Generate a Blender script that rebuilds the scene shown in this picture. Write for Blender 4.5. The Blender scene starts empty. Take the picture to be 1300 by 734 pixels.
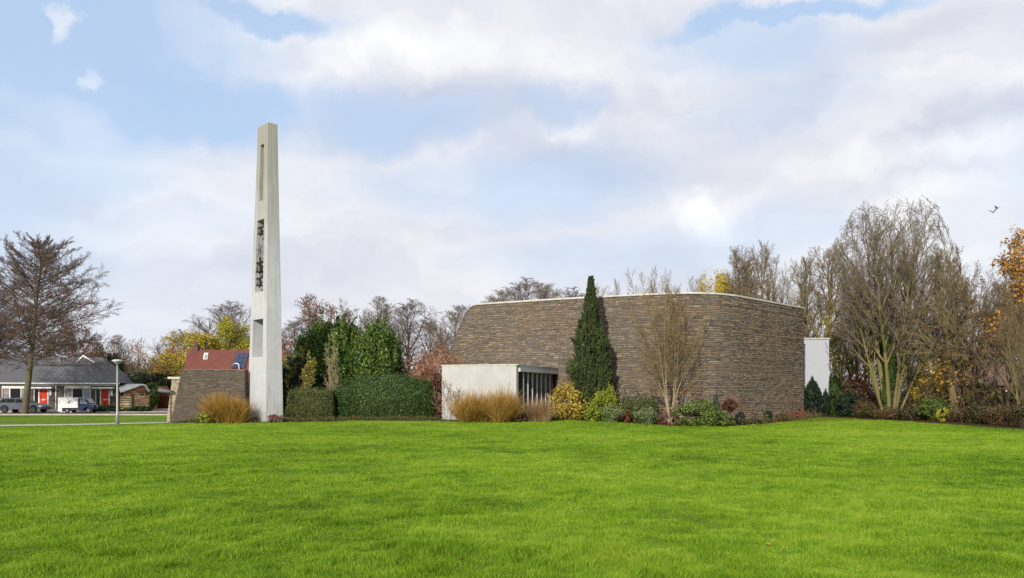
import bpy, math, random
import numpy as np
from mathutils import Vector, Matrix

# ------------------------------------------------------------------ camera geometry of the place
F, HOR, CX, EYE = 1000.0, 503.0, 650.0, 1.65
def gx(px, Y): return (px - CX) / F * Y
def gz(py, Y): return EYE + (HOR - py) / F * Y
PI = math.pi
SC = bpy.context.scene
COL = SC.collection
SUN_AZ = math.atan2(-0.93, -0.36)      # direction (x, y) towards the sun
SUN_EL = math.radians(24)

def sm(a, b, x):
    t = np.clip((np.asarray(x, float) - a) / (b - a), 0, 1)
    return t * t * (3 - 2 * t)

def vnoise(x, y, seed=0):
    x = np.asarray(x, float); y = np.asarray(y, float)
    xi = np.floor(x).astype(np.int64); yi = np.floor(y).astype(np.int64)
    fx = x - xi; fy = y - yi
    fx = fx * fx * (3 - 2 * fx); fy = fy * fy * (3 - 2 * fy)
    def h(a, b):
        n = (a * 374761393 + b * 668265263 + seed * 974634777) & 0x7fffffff
        n = ((n ^ (n >> 13)) * 1274126177) & 0x7fffffff
        return ((n ^ (n >> 16)) & 0xffff) / 65535.0
    return (h(xi, yi) * (1 - fx) + h(xi + 1, yi) * fx) * (1 - fy) + (h(xi, yi + 1) * (1 - fx) + h(xi + 1, yi + 1) * fx) * fy

def fbm(x, y, seed=0, o=3):
    s = 0; a = 1; t = 0
    for i in range(o):
        s = s + a * vnoise(np.asarray(x) * 2 ** i, np.asarray(y) * 2 ** i, seed + i * 7); t += a; a *= .5
    return s / t

def ground(x, y):
    x = np.asarray(x, float); y = np.asarray(y, float)
    A = np.interp(x, [-26, -16, -10, -4, 3, 6, 9, 12, 16, 21, 30], [0, .09, .19, .27, .25, .15, -.06, -.08, .06, .2, .2])
    z = A * sm(36, 46, y)
    z = z + .27 * sm(80, 84, y) * (1 - sm(-34, -28, x))
    und = (fbm(x * .35, y * .35, 3, 3) - .5) * .09 + (fbm(x * 1.9, y * 1.9, 9, 2) - .5) * .085
    return z + und * (1 - sm(28, 36, y)) * sm(-30, 4, y)

def G(x, y): return float(ground(x, y))

# ------------------------------------------------------------------ mesh builder
class MB:
    def __init__(s): s.v = []; s.f = {3: [], 4: []}; s.a = []; s.n = 0; s.ng = []
    def add(s, v, quads=None, tris=None, rnd=None, ngons=None):
        v = np.asarray(v, float).reshape(-1, 3)
        if quads is not None and len(quads): s.f[4].append(np.asarray(quads, np.int64).reshape(-1, 4) + s.n)
        if tris is not None and len(tris): s.f[3].append(np.asarray(tris, np.int64).reshape(-1, 3) + s.n)
        if ngons:
            for g in ngons: s.ng.append([i + s.n for i in g])
        s.v.append(v)
        s.a.append(np.full(len(v), .5) if rnd is None else np.broadcast_to(np.asarray(rnd, float), (len(v),)).copy())
        s.n += len(v)
        return s
    def box(s, x0, x1, y0, y1, z0, z1, M=None, rnd=None):
        v = np.array([[x, y, z] for z in (z0, z1) for y in (y0, y1) for x in (x0, x1)], float)
        if M is not None: v = np.array([M @ Vector(p) for p in v])
        return s.add(v, [[0, 2, 3, 1], [4, 5, 7, 6], [0, 1, 5, 4], [2, 6, 7, 3], [0, 4, 6, 2], [1, 3, 7, 5]], rnd=rnd)
    def hexa(s, p, rnd=None):   # 8 points: bottom 4 ccw, top 4 ccw
        return s.add(p, [[0, 3, 2, 1], [4, 5, 6, 7], [0, 1, 5, 4], [1, 2, 6, 5], [2, 3, 7, 6], [3, 0, 4, 7]], rnd=rnd)
    def prism(s, poly, a0, a1, axis='y', rnd=None):
        n = len(poly)
        def mk(a):
            return [((p[0], a, p[1]) if axis == 'y' else (a, p[0], p[1]) if axis == 'x' else (p[0], p[1], a)) for p in poly]
        return s.add(mk(a0) + mk(a1), [[i, (i + 1) % n, n + (i + 1) % n, n + i] for i in range(n)],
                     ngons=[list(range(n))[::-1], [n + i for i in range(n)]], rnd=rnd)
    def tube(s, P, R, sides=6, rnd=None, cap=True):
        P = np.asarray(P, float)[None]; R = np.broadcast_to(np.asarray(R, float), (P.shape[1],))[None]
        tubes(s, P, R, sides, None if rnd is None else np.array([rnd]))
        if cap:
            n0 = s.n - P.shape[1] * sides
            s.ng.append([n0 + i for i in range(sides)][::-1]); s.ng.append([s.n - sides + i for i in range(sides)])
        return s
    def lathe(s, prof, c=(0, 0, 0), sides=16, axis='z', rnd=None):
        v = []
        for r, h in prof:
            for i in range(sides):
                a = 2 * PI * i / sides
                p = (r * math.cos(a), r * math.sin(a), h)
                if axis == 'y': p = (p[0], h, p[1])
                if axis == 'x': p = (h, p[0], p[1])
                v.append((p[0] + c[0], p[1] + c[1], p[2] + c[2]))
        q = []
        for k in range(len(prof) - 1):
            for i in range(sides):
                j = (i + 1) % sides
                q.append([k * sides + i, k * sides + j, (k + 1) * sides + j, (k + 1) * sides + i])
        m = (len(prof) - 1) * sides
        return s.add(v, q, rnd=rnd, ngons=[list(range(sides))[::-1], [m + i for i in range(sides)]])
    def mesh(s, name, mat, smooth=False):
        me = bpy.data.meshes.new(name)
        v = np.concatenate(s.v) if s.v else np.zeros((0, 3))
        f3 = np.concatenate(s.f[3]) if s.f[3] else np.zeros((0, 3), np.int64)
        f4 = np.concatenate(s.f[4]) if s.f[4] else np.zeros((0, 4), np.int64)
        ng = s.ng
        lt = np.concatenate([f4.ravel(), f3.ravel(), np.array([i for g in ng for i in g], np.int64)])
        tot = np.concatenate([np.full(len(f4), 4), np.full(len(f3), 3), np.array([len(g) for g in ng], np.int64)])
        st = np.concatenate([[0], np.cumsum(tot)[:-1]]) if len(tot) else np.zeros(0)
        me.vertices.add(len(v)); me.vertices.foreach_set('co', v.ravel().astype(np.float32))
        me.loops.add(len(lt)); me.loops.foreach_set('vertex_index', lt.astype(np.int32))
        me.polygons.add(len(tot)); me.polygons.foreach_set('loop_start', st.astype(np.int32))
        me.polygons.foreach_set('loop_total', tot.astype(np.int32))
        me.polygons.foreach_set('use_smooth', np.full(len(tot), bool(smooth)))
        at = me.attributes.new('rnd', 'FLOAT', 'POINT')
        at.data.foreach_set('value', np.concatenate(s.a).astype(np.float32) if s.a else np.zeros(0, np.float32))
        me.update(calc_edges=True)
        if not smooth: me.validate(verbose=False)
        me.materials.append(mat)
        return me
    def build(s, name, mat, parent=None, smooth=False, bevel=0, loc=None):
        o = bpy.data.objects.new(name, s.mesh(name, mat, smooth)); COL.objects.link(o)
        if parent is not None: o.parent = parent
        if loc is not None: o.location = loc
        if bevel:
            m = o.modifiers.new('bev', 'BEVEL'); m.width = bevel; m.segments = 2; m.limit_method = 'ANGLE'
        return o

def tubes(mb, P, R, sides, rnd=None):
    """P (n,k,3) polylines, R (n,k) radii -> tubes"""
    n, k, _ = P.shape
    if n == 0: return
    D = P[:, -1] - P[:, 0]; D /= np.linalg.norm(D, axis=1, keepdims=True) + 1e-9
    ref = np.where(np.abs(D[:, 2:3]) < .9, np.array([[0, 0, 1.]]), np.array([[1., 0, 0]]))
    U = np.cross(D, ref); U /= np.linalg.norm(U, axis=1, keepdims=True) + 1e-9
    V = np.cross(D, U)
    a = np.arange(sides) * 2 * PI / sides
    ring = np.cos(a)[None, :, None] * U[:, None] + np.sin(a)[None, :, None] * V[:, None]      # n,s,3
    v = P[:, :, None] + R[:, :, None, None] * ring[:, None]
    base = (np.arange(n) * k * sides)[:, None, None] + (np.arange(k - 1) * sides)[None, :, None]
    i = np.arange(sides)[None, None]; j = (i + 1) % sides
    q = np.stack([base + i, base + sides + i, base + sides + j, base + j], -1).reshape(-1, 4)
    rr = np.repeat(np.random.RandomState(n).rand(n) if rnd is None else rnd, k * sides)
    mb.add(v.reshape(-1, 3), q, rnd=rr)

def empty(name, loc=(0, 0, 0), rz=0):
    o = bpy.data.objects.new(name, None); COL.objects.link(o)
    o.location = loc; o.rotation_euler = (0, 0, rz); o.empty_display_size = .3
    return o
def tag(o, label=None, cat=None, group=None, kind=None):
    if label: o['label'] = label
    if cat: o['category'] = cat
    if group: o['group'] = group
    if kind: o['kind'] = kind
    return o
def copy_tree(o, parent=None):
    c = o.copy(); COL.objects.link(c)
    if parent is not None: c.parent = parent
    for ch in list(o.children): copy_tree(ch, c)
    return c

# ------------------------------------------------------------------ materials
def S(r, g, b):
    f = lambda c: (c / 255 / 12.92) if c / 255 < .04045 else ((c / 255 + .055) / 1.055) ** 2.4
    return (f(r), f(g), f(b))
def newmat(name):
    m = bpy.data.materials.new(name); m.use_nodes = True
    nt = m.node_tree; nt.nodes.clear()
    return m, nt
def N(nt, typ, **k):
    n = nt.nodes.new(typ)
    for a, b in k.items(): setattr(n, a, b)
    return n
def ramp(nt, fac, stops, interp='LINEAR'):
    r = N(nt, 'ShaderNodeValToRGB'); r.color_ramp.interpolation = interp
    while len(r.color_ramp.elements) < len(stops): r.color_ramp.elements.new(.5)
    for e, (p, c) in zip(r.color_ramp.elements, stops): e.position = p; e.color = (*c, 1)
    nt.links.new(fac, r.inputs[0]); return r.outputs[0]
def noise(nt, scale, detail=4, rough=.55, vec=None, w=None):
    n = N(nt, 'ShaderNodeTexNoise'); n.inputs['Scale'].default_value = scale
    n.inputs['Detail'].default_value = detail; n.inputs['Roughness'].default_value = rough
    if vec is None:
        g = N(nt, 'ShaderNodeTexCoord'); vec = g.outputs['Object']
    nt.links.new(vec, n.inputs['Vector']); return n.outputs['Fac']
def stretched(nt, sc, coord='Object'):
    g = N(nt, 'ShaderNodeTexCoord'); m = N(nt, 'ShaderNodeMapping'); m.inputs['Scale'].default_value = sc
    nt.links.new(g.outputs[coord], m.inputs[0]); return m.outputs[0]
def mixc(nt, fac, a, b, mode='MIX'):
    m = N(nt, 'ShaderNodeMix', data_type='RGBA', blend_type=mode)
    L = nt.links
    if isinstance(fac, (int, float)): m.inputs[0].default_value = fac
    else: L.new(fac, m.inputs[0])
    for s, i in ((a, 6), (b, 7)):
        if isinstance(s, tuple): m.inputs[i].default_value = (*s, 1)
        else: L.new(s, m.inputs[i])
    return m.outputs[2]
def math_(nt, op, a, b=None, c=None, clamp=False):
    m = N(nt, 'ShaderNodeMath', operation=op); m.use_clamp = clamp
    for i, s in enumerate((a, b, c)):
        if s is None: continue
        if isinstance(s, (int, float)): m.inputs[i].default_value = s
        else: nt.links.new(s, m.inputs[i])
    return m.outputs[0]
def attr(nt, name='rnd'):
    a = N(nt, 'ShaderNodeAttribute'); a.attribute_name = name; return a.outputs['Fac']
def finish(nt, col, rough=.7, bump=None, bstr=.3, bdist=.02, metal=0, spec=.3, transl=0):
    b = N(nt, 'ShaderNodeBsdfPrincipled'); o = N(nt, 'ShaderNodeOutputMaterial')
    if isinstance(col, tuple): b.inputs['Base Color'].default_value = (*col, 1)
    else: nt.links.new(col, b.inputs['Base Color'])
    if isinstance(rough, (int, float)): b.inputs['Roughness'].default_value = rough
    else: nt.links.new(rough, b.inputs['Roughness'])
    b.inputs['Metallic'].default_value = metal
    b.inputs['Specular IOR Level'].default_value = spec
    if bump is not None:
        bp = N(nt, 'ShaderNodeBump'); bp.inputs['Strength'].default_value = bstr; bp.inputs['Distance'].default_value = bdist
        nt.links.new(bump, bp.inputs['Height']); nt.links.new(bp.outputs[0], b.inputs['Normal'])
    out = b.outputs[0]
    if transl:
        t = N(nt, 'ShaderNodeBsdfTranslucent'); mx = N(nt, 'ShaderNodeMixShader'); mx.inputs[0].default_value = transl
        if isinstance(col, tuple): t.inputs[0].default_value = (*col, 1)
        else: nt.links.new(col, t.inputs[0])
        nt.links.new(out, mx.inputs[1]); nt.links.new(t.outputs[0], mx.inputs[2]); out = mx.outputs[0]
    nt.links.new(out, o.inputs[0])
_cache = {}
def simple(name, c1, c2=None, scale=6, rough=.7, bstr=.2, bdist=.01, metal=0, spec=.3, sc=None):
    if name in _cache: return _cache[name]
    m, nt = newmat(name)
    v = stretched(nt, sc) if sc else None
    f = noise(nt, scale, 5, .6, v)
    c2 = c2 or tuple(x * .8 for x in c1)
    finish(nt, ramp(nt, f, [(.3, c2), (.7, c1)]), rough, f, bstr, bdist, metal, spec)
    _cache[name] = m; return m
def leafmat(name, cols, transl=.3, rough=.55, spec=.25, patch=.9, big=1.2):
    if name in _cache: return _cache[name]
    m, nt = newmat(name)
    r = attr(nt); n = noise(nt, big, 2, .5)
    f = math_(nt, 'ADD', math_(nt, 'MULTIPLY', r, .62), math_(nt, 'MULTIPLY', math_(nt, 'SUBTRACT', n, .5), patch))
    f = math_(nt, 'ADD', f, .19, clamp=True)
    k = len(cols)
    finish(nt, ramp(nt, f, [(i / (k - 1) if k > 1 else 0, c) for i, c in enumerate(cols)]), rough, spec=spec, transl=transl)
    _cache[name] = m; return m
def barkmat(name, c1, c2, moss=None):
    if name in _cache: return _cache[name]
    m, nt = newmat(name)
    v = stretched(nt, (6, 6, 1.5)); f = noise(nt, 2.5, 6, .65, v)
    col = ramp(nt, f, [(.3, c2), (.7, c1)])
    if moss:
        f2 = noise(nt, .8, 4, .6); col = mixc(nt, ramp(nt, f2, [(.45, (0, 0, 0)), (.62, (.8, .8, .8))]), col, moss)
    finish(nt, col, .9, f, .5, .03, spec=.1)
    _cache[name] = m; return m
# ------------------------------------------------------------------ plants
def norm(a): return a / (np.linalg.norm(a, axis=-1, keepdims=True) + 1e-9)

def grow(seed, start, dirs, lens, rads, specs, taper0=.25, wander0=.06, trop0=.1, k0=9):
    """level by level branching; returns [(P (n,k,3), R (n,k))]"""
    rs = np.random.RandomState(seed)
    def polylines(st, d, ln, r0, k, wander, trop, taper, rmin):
        n = len(st); P = np.zeros((n, k, 3)); P[:, 0] = st; d = norm(d.copy())
        up = np.zeros((n, 3)); up[:, 2] = 1
        for i in range(1, k):
            d = norm(d + rs.randn(n, 3) * wander + up * trop)
            P[:, i] = P[:, i - 1] + d * (ln / (k - 1))[:, None]
        t = np.linspace(0, 1, k)
        R = r0[:, None] * (1 - (1 - taper) * t[None] ** .9)
        return P, np.maximum(R, rmin)
    out = [polylines(np.array(start, float), np.array(dirs, float), np.array(lens, float), np.array(rads, float), k0, wander0, trop0, taper0, .01)]
    L = np.array(lens, float)
    for sp in specs:
        P, R = out[-1]; n, k, _ = P.shape; m = sp['n']
        t = sp['t0'] + (sp.get('t1', 1) - sp['t0']) * (np.arange(m)[None] + rs.rand(n, m)) / m
        idx = np.clip(t * (k - 1), 0, k - 1.001); i0 = idx.astype(int); fr = idx - i0
        r_ = np.arange(n)[:, None]
        pos = P[r_, i0] * (1 - fr[..., None]) + P[r_, i0 + 1] * fr[..., None]
        pd = norm(P[r_, i0 + 1] - P[r_, i0]); pr = R[r_, i0] * (1 - fr) + R[r_, i0 + 1] * fr
        ref = np.where(np.abs(pd[..., 2:3]) < .95, np.array([0, 0, 1.]), np.array([1., 0, 0]))
        U = norm(np.cross(pd, ref)); V = np.cross(pd, U)
        az = rs.rand(n, 1) * 6.28 + np.arange(m)[None] * sp.get('az', 2.4) + rs.randn(n, m) * .5
        if sp.get('flat'):   # side shoots in a plane
            az = np.where(np.arange(m)[None] % 2 == 0, 0, PI) + rs.randn(n, m) * sp['flat']
        a0, a1 = sp['ang']; th = np.radians(a0 + (a1 - a0) * (t - sp['t0']) / max(1e-6, sp.get('t1', 1) - sp['t0']) + rs.randn(n, m) * sp.get('asd', 7))
        d = norm(np.cos(th)[..., None] * pd + np.sin(th)[..., None] * (np.cos(az)[..., None] * U + np.sin(az)[..., None] * V))
        sh = sp.get('shape', .5)     # how far children shorten towards the tip
        if callable(sh): f = sh(t)
        else: f = 1 - sh * (t - sp['t0'])
        ln = L[:, None] * sp['ratio'] * f * (.75 + .5 * rs.rand(n, m))
        rr = np.minimum(pr * .8, (R[:, :1] * sp.get('rr', .4)) * (.6 + .4 * f))
        flat = lambda a: a.reshape((n * m,) + a.shape[2:])
        L = flat(ln)
        keep = rs.rand(n * m) < sp.get('keep', 1)
        Q = polylines(flat(pos)[keep], flat(d)[keep], L[keep], flat(rr)[keep], sp.get('k', 5), sp.get('wander', .1), sp.get('trop', .05), sp.get('taper', .3), sp.get('rmin', .008))
        L = L[keep]
        out.append(Q)
    return out

def dome_clamp(levels, c, rad, s=.82):
    c = np.array(c); rad = np.array(rad); out = []
    for P, R in levels:
        v = (P - c) / rad; low = v[..., 2] < 0; v2 = v.copy(); v2[..., 2] = np.where(low, v[..., 2] * .35, v[..., 2])
        q = np.linalg.norm(v2, axis=-1, keepdims=True); k = np.where(q > s, (s + (1 - s) * np.tanh((q - s) / (1 - s) * .75)) / (q + 1e-9), 1)
        out.append((c + v * k * rad, R))
    return out

def quads_at(mb, C, size, rs, up_bias=0, aspect=1.6, rnd=None, outward=None):
    n = len(C)
    a = norm(rs.randn(n, 3)); b = rs.randn(n, 3)
    if outward is not None:
        nrm = norm(outward + rs.randn(n, 3) * .6); a = norm(np.cross(nrm, rs.randn(n, 3))); b = np.cross(nrm, a)
    else:
        b = norm(np.cross(a, b))
    if up_bias: a = norm(a + np.array([0, 0, up_bias]))
    s = size * (.6 + .8 * rs.rand(n))
    A = a * (s * aspect * .5)[:, None]; B = b * (s * .5)[:, None]
    v = np.stack([C - A, C - B * .9 + A * .1, C + A, C + B * .9 + A * .1], 1).reshape(-1, 3)
    q = np.arange(4 * n).reshape(n, 4)
    r = rs.rand(n) if rnd is None else rnd
    mb.add(v, q, rnd=np.repeat(r, 4))

def tree_meshes(name, levels, bark, twig, split=2, sides=(8, 6, 4, 3, 3, 3), leaves=None, leafm=None, leafs=.12, leafn=4, leafspread=.15, seed=1, lift=0):
    tr = MB(); cr = MB()
    for i, (P, R) in enumerate(levels):
        if i < split: tubes(tr, P, R, sides[i])
        else: tubes(cr, P, R, sides[i])
    me_t = tr.mesh('trunk', bark, True); me_c = cr.mesh('crown', twig, True)
    me_l = None
    if leafm is not None:
        rs = np.random.RandomState(seed); lf = MB()
        P = levels[-1][0]; pts = P[:, 1:].reshape(-1, 3)
        pts = np.repeat(pts, max(1, int(leafn)), 0)
        if leafn < 1: pts = pts[rs.rand(len(pts)) < leafn]
        pts = pts + rs.randn(*pts.shape) * leafspread
        quads_at(lf, pts, leafs, rs); me_l = lf.mesh('foliage', leafm)
    return me_t, me_c, me_l

def place_tree(meshes, kindname, label, x, y, height, h0, rz=0, wx=1, group=None, cat='tree', z=None, tilt=0):
    r = empty(kindname, (x, y, (G(x, y) if z is None else z) - .03), rz)
    s = height / h0; r.scale = (s * wx, s * wx, s)
    if tilt: r.rotation_euler = (0, tilt, rz)
    tag(r, label, cat, group)
    for me, nm in zip(meshes, ('trunk', 'crown', 'foliage')):
        if me is None: continue
        o = bpy.data.objects.new(nm, me); COL.objects.link(o); o.parent = r
    return r

def blob_points(rs, n, rad, clumps=60, crad=.28, box=0, shell=.75, cone=0, floor=True):
    """leaf positions in clumps on the shell of an ellipsoid / rounded box / cone; returns points, outward"""
    d = norm(rs.randn(clumps, 3)); d[:, 2] = np.abs(d[:, 2]) if floor == 'dome' else d[:, 2]
    if box:
        m = np.max(np.abs(d), axis=1, keepdims=True); d2 = d / m; d = d * (1 - box) + d2 * box
    c = d * (shell + .25 * rs.rand(clumps, 1) * .6)
    ci = rs.randint(0, clumps, n)
    o = norm(rs.randn(n, 3)) * (rs.rand(n, 1) ** .4)
    cr = (crad * (.6 + .7 * rs.rand(clumps)))[ci][:, None]
    p = c[ci] + o * cr
    if cone:
        h = (p[:, 2] + 1) / 2; w = np.clip(1 - h, 0.02, 1) ** cone; w = np.where(h < .12, w * (.55 + .45 * h / .12), w)
        p[:, 0] *= w; p[:, 1] *= w
    return p * np.array(rad), norm(o + d[ci] * .6)

def bush(name, label, x, y, w, d, h, mat, n=3000, leaf=.07, clumps=60, crad=.28, box=0, cone=0, cat='bush', stem=None, group=None, seed=None, z=None, aspect=1.7, sink=.12, up=0, shell=.75, stems=5, child=True, rz=0, shoots=0, sh=1.0):
    rs = np.random.RandomState(abs(hash_(name + label)) % 99991 if seed is None else seed)
    r = empty(name, (x, y, G(x, y) if z is None else z), rz); tag(r, label, cat, group)
    p, o = blob_points(rs, n, (w / 2, d / 2, h / 2), clumps, crad, box, cone=cone, shell=shell)
    p[:, 2] += h / 2 * (1 - sink)
    k = p[:, 2] > .01; p = p[k]; o = o[k]
    if shoots:      # upright leading shoots that break the outline
        top = p[(p[:, 2] > h * .45)]; b0 = top[rs.randint(0, len(top), shoots)]; m_ = 26; t_ = rs.rand(shoots, m_, 1)
        up_ = norm(np.stack([rs.randn(shoots) * .22, rs.randn(shoots) * .22, np.ones(shoots)], 1)); ln = sh * (.4 + .8 * rs.rand(shoots, 1, 1))
        q_ = (b0[:, None] + up_[:, None] * t_ * ln + rs.randn(shoots, m_, 3) * .09 * sh * (1.1 - t_)).reshape(-1, 3); p = np.concatenate([p, q_]); o = np.concatenate([o, norm(rs.randn(len(q_), 3))])
    mb = MB(); quads_at(mb, p, leaf, rs, outward=o, aspect=aspect, up_bias=up)
    mb.build('foliage', mat, r)
    if stem:
        sb = MB(); m = stems
        a = rs.rand(m) * 6.28; ex = np.stack([np.cos(a) * w * .3, np.sin(a) * d * .3, np.full(m, h * .75)], 1) * (.6 + .4 * rs.rand(m, 1))
        st = np.stack([np.cos(a) * .05, np.sin(a) * .05, np.full(m, -.03)], 1)
        P = st[:, None] + (ex - st)[:, None] * np.linspace(0, 1, 4)[None, :, None]
        P[:, 1:] += rs.randn(m, 3, 3) * .03 * h
        tubes(sb, P, np.broadcast_to(np.linspace(.03, .012, 4) * (h / 1.5) ** .5, (m, 4)), 5)
        sb.build('stem', stem, r, True)
    return r

def hash_(s):
    h = 7
    for c in s: h = (h * 31 + ord(c)) & 0x7fffffff
    return h

def tuft(name, label, x, y, w, h, mat, n=1500, bw=.011, cat='ornamental grass', spread=1.0, seed=3, base=.42, group=None, droop=.9, plume=0):
    rs = np.random.RandomState(seed)
    r = empty(name, (x, y, G(x, y))); tag(r, label, cat, group)
    a = rs.rand(n) * 6.28; q = rs.rand(n) ** .7; nc = 9
    cc = rs.randn(nc, 2) * np.array([base * w * .55, base * w * .35]); ch = .6 + .5 * rs.rand(nc); ci = rs.randint(0, nc, n)
    b = np.stack([cc[ci, 0] + np.cos(a) * q * .14 * w, cc[ci, 1] + np.sin(a) * q * .14 * w, np.zeros(n)], 1)
    lean = np.radians(4 + 74 * q ** 1.3 * spread + rs.randn(n) * 12)
    L = h * (.3 + .85 * rs.rand(n) ** .8) * 1.15 * ch[ci]
    k = 6; P = np.zeros((n, k, 3)); P[:, 0] = b
    a2 = a + rs.randn(n) * .35
    for i in range(1, k):
        th = lean * (.35 + droop * i / (k - 1))
        P[:, i] = P[:, i - 1] + (L / (k - 1))[:, None] * np.stack([np.sin(th) * np.cos(a2), np.sin(th) * np.sin(a2), np.cos(th)], 1)
    P[:, :, 2] = np.maximum(P[:, :, 2], .01)
    side = np.stack([-np.sin(a2), np.cos(a2), np.zeros(n)], 1); ph = rs.rand(n) * 3.1
    side = norm(side * np.cos(ph)[:, None] + np.stack([np.cos(a2), np.sin(a2), np.zeros(n)], 1) * np.sin(ph)[:, None])
    wd = bw * np.array([.8, 1, 1, .8, .55, .12])
    A = P - side[:, None] * wd[None, :, None]; B = P + side[:, None] * wd[None, :, None]
    v = np.stack([A, B], 2).reshape(n, k * 2, 3)
    base_i = (np.arange(n) * k * 2)[:, None]; j = np.arange(k - 1)[None] * 2
    qd = np.stack([base_i + j, base_i + j + 1, base_i + j + 3, base_i + j + 2], -1).reshape(-1, 4)
    mb = MB(); mb.add(v.reshape(-1, 3), qd, rnd=np.repeat(rs.rand(n), k * 2))
    mb.build('blades', mat, r)
    if plume:
        pm = MB(); ii = rs.choice(n, plume, False); tip = P[ii, -1]; tip[:, 2] = np.maximum(tip[:, 2], h * .5)
        c = np.repeat(tip, 14, 0) + rs.randn(plume * 14, 3) * np.array([.03, .03, .09]); quads_at(pm, c, .03, rs, up_bias=1)
        pm.build('plumes', leafmat('plume', [S(150, 120, 85), S(190, 165, 120)]), r)
    return r
# ------------------------------------------------------------------ materials of the buildings
M_conc = None
def concrete(name, base, stain, streak=.35, panel=0, topstain=None):
    m, nt = newmat(name)
    f = noise(nt, 1.2, 6, .65); v = stretched(nt, (5, 5, .35)); f2 = noise(nt, 1.3, 5, .6, v); f3 = noise(nt, 18, 3, .5)
    col = ramp(nt, f, [(.32, tuple(c * .84 for c in base)), (.62, base)])
    col = mixc(nt, ramp(nt, f2, [(.48, (0, 0, 0)), (.75, (streak,) * 3)]), col, stain)
    col = mixc(nt, ramp(nt, f3, [(.4, (0, 0, 0)), (.8, (.25,) * 3)]), col, tuple(c * .7 for c in base))
    if topstain:
        g = N(nt, 'ShaderNodeTexCoord'); s = N(nt, 'ShaderNodeSeparateXYZ'); nt.links.new(g.outputs['Object'], s.inputs[0])
        z0, z1, c = topstain
        h = math_(nt, 'ADD', s.outputs[2], math_(nt, 'MULTIPLY', math_(nt, 'SUBTRACT', f2, .5), (z1 - z0) * 1.6))
        mr = N(nt, 'ShaderNodeMapRange'); mr.inputs[1].default_value = z0; mr.inputs[2].default_value = z1; mr.inputs[4].default_value = .85; nt.links.new(h, mr.inputs[0])
        col = mixc(nt, mr.outputs[0], col, c)
        mr = N(nt, 'ShaderNodeMapRange'); mr.inputs[1].default_value = .9; mr.inputs[2].default_value = 0; mr.inputs[4].default_value = .5; nt.links.new(h, mr.inputs[0])
        col = mixc(nt, mr.outputs[0], col, S(138, 134, 120))
    # pour joints every 1.15 m and faint board marks left by the formwork
    gg = N(nt, 'ShaderNodeTexCoord'); sx = N(nt, 'ShaderNodeSeparateXYZ'); nt.links.new(gg.outputs['Object'], sx.inputs[0])
    fz = math_(nt, 'FRACT', math_(nt, 'DIVIDE', sx.outputs[2], 1.15)); jn = ramp(nt, fz, [(0, (.75,) * 3), (.022, (0, 0, 0))])
    col = mixc(nt, jn, col, tuple(c * .72 for c in base))
    vb = stretched(nt, (9, 9, .15)); fv = noise(nt, 1.6, 2, .5, vb); col = mixc(nt, ramp(nt, fv, [(.42, (0, 0, 0)), (.6, (.3,) * 3)]), col, tuple(c * .86 for c in base))
    fb = math_(nt, 'ADD', f, math_(nt, 'MULTIPLY', f3, .3))
    finish(nt, col, .85, fb, .25, .03, spec=.15)
    return m
M_tower = concrete('tower_concrete', S(177, 180, 184), S(150, 147, 138), .45, topstain=(7, 15.5, S(128, 126, 112)))
M_white = concrete('white_render', S(172, 173, 172), S(154, 152, 145), .3)
M_whitep = simple('white_panel', S(164, 169, 179), S(160, 165, 174), 1.5, .7, bstr=.02)
M_stone, nt = newmat('rubble_stone')
r = attr(nt)
cols = [S(98, 91, 84), S(130, 115, 96), S(112, 104, 94), S(138, 122, 98), S(104, 95, 86), S(122, 115, 105), S(100, 96, 91), S(146, 134, 112), S(120, 100, 82), S(126, 117, 103)]
c = ramp(nt, r, [(i / 10, k) for i, k in enumerate(cols)], 'CONSTANT')
f = noise(nt, 14, 5, .7); big = noise(nt, .35, 3, .6)
c = mixc(nt, .32, c, S(120, 109, 97))
c = mixc(nt, 1, c, ramp(nt, f, [(.25, (.7,) * 3), (.75, (1.15,) * 3)]), 'MULTIPLY')
c = mixc(nt, ramp(nt, big, [(.4, (0, 0, 0)), (.7, (.4,) * 3)]), c, S(112, 108, 102))
big2 = noise(nt, .22, 4, .65, stretched(nt, (1, 1, 2.2))); c = mixc(nt, ramp(nt, big2, [(.5, (0, 0, 0)), (.68, (.4,) * 3)]), c, S(136, 106, 84))
finish(nt, c, .9, f, .6, .02, spec=.15)
M_mortar = simple('mortar', S(92, 84, 76), S(70, 64, 58), 8, .95)
M_stoneg, nt = newmat('grey_rubble_stone')
r = attr(nt)
cols = [S(70, 64, 58), S(104, 94, 82), S(86, 78, 70), S(118, 108, 94), S(78, 68, 60), S(98, 92, 86), S(66, 62, 58), S(126, 116, 100), S(88, 76, 66), S(104, 96, 84)]
c = ramp(nt, r, [(i / 10, k) for i, k in enumerate(cols)], 'CONSTANT')
c = mixc(nt, .45, c, S(88, 81, 73))
f = noise(nt, 14, 5, .7)
c = mixc(nt, 1, c, ramp(nt, f, [(.25, (.7,) * 3), (.75, (1.15,) * 3)]), 'MULTIPLY')
finish(nt, c, .9, f, .6, .02, spec=.15)
M_cap = simple('pale_coping', S(196, 194, 188), S(160, 158, 150), 3, .7)
M_glass = simple('dark_glass', (.008, .009, .010), (.014, .015, .017), 2, .2, bstr=0, spec=.25)
M_glassl = simple('curtained_glass', S(150, 158, 160), S(90, 98, 102), 3, .15, bstr=0, spec=.6)
M_paintw = simple('white_paint', S(228, 228, 226), S(205, 205, 203), 3, .45, bstr=.05)
M_roofgrey = simple('bitumen', (.08, .08, .085), None, 4, .9)

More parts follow.
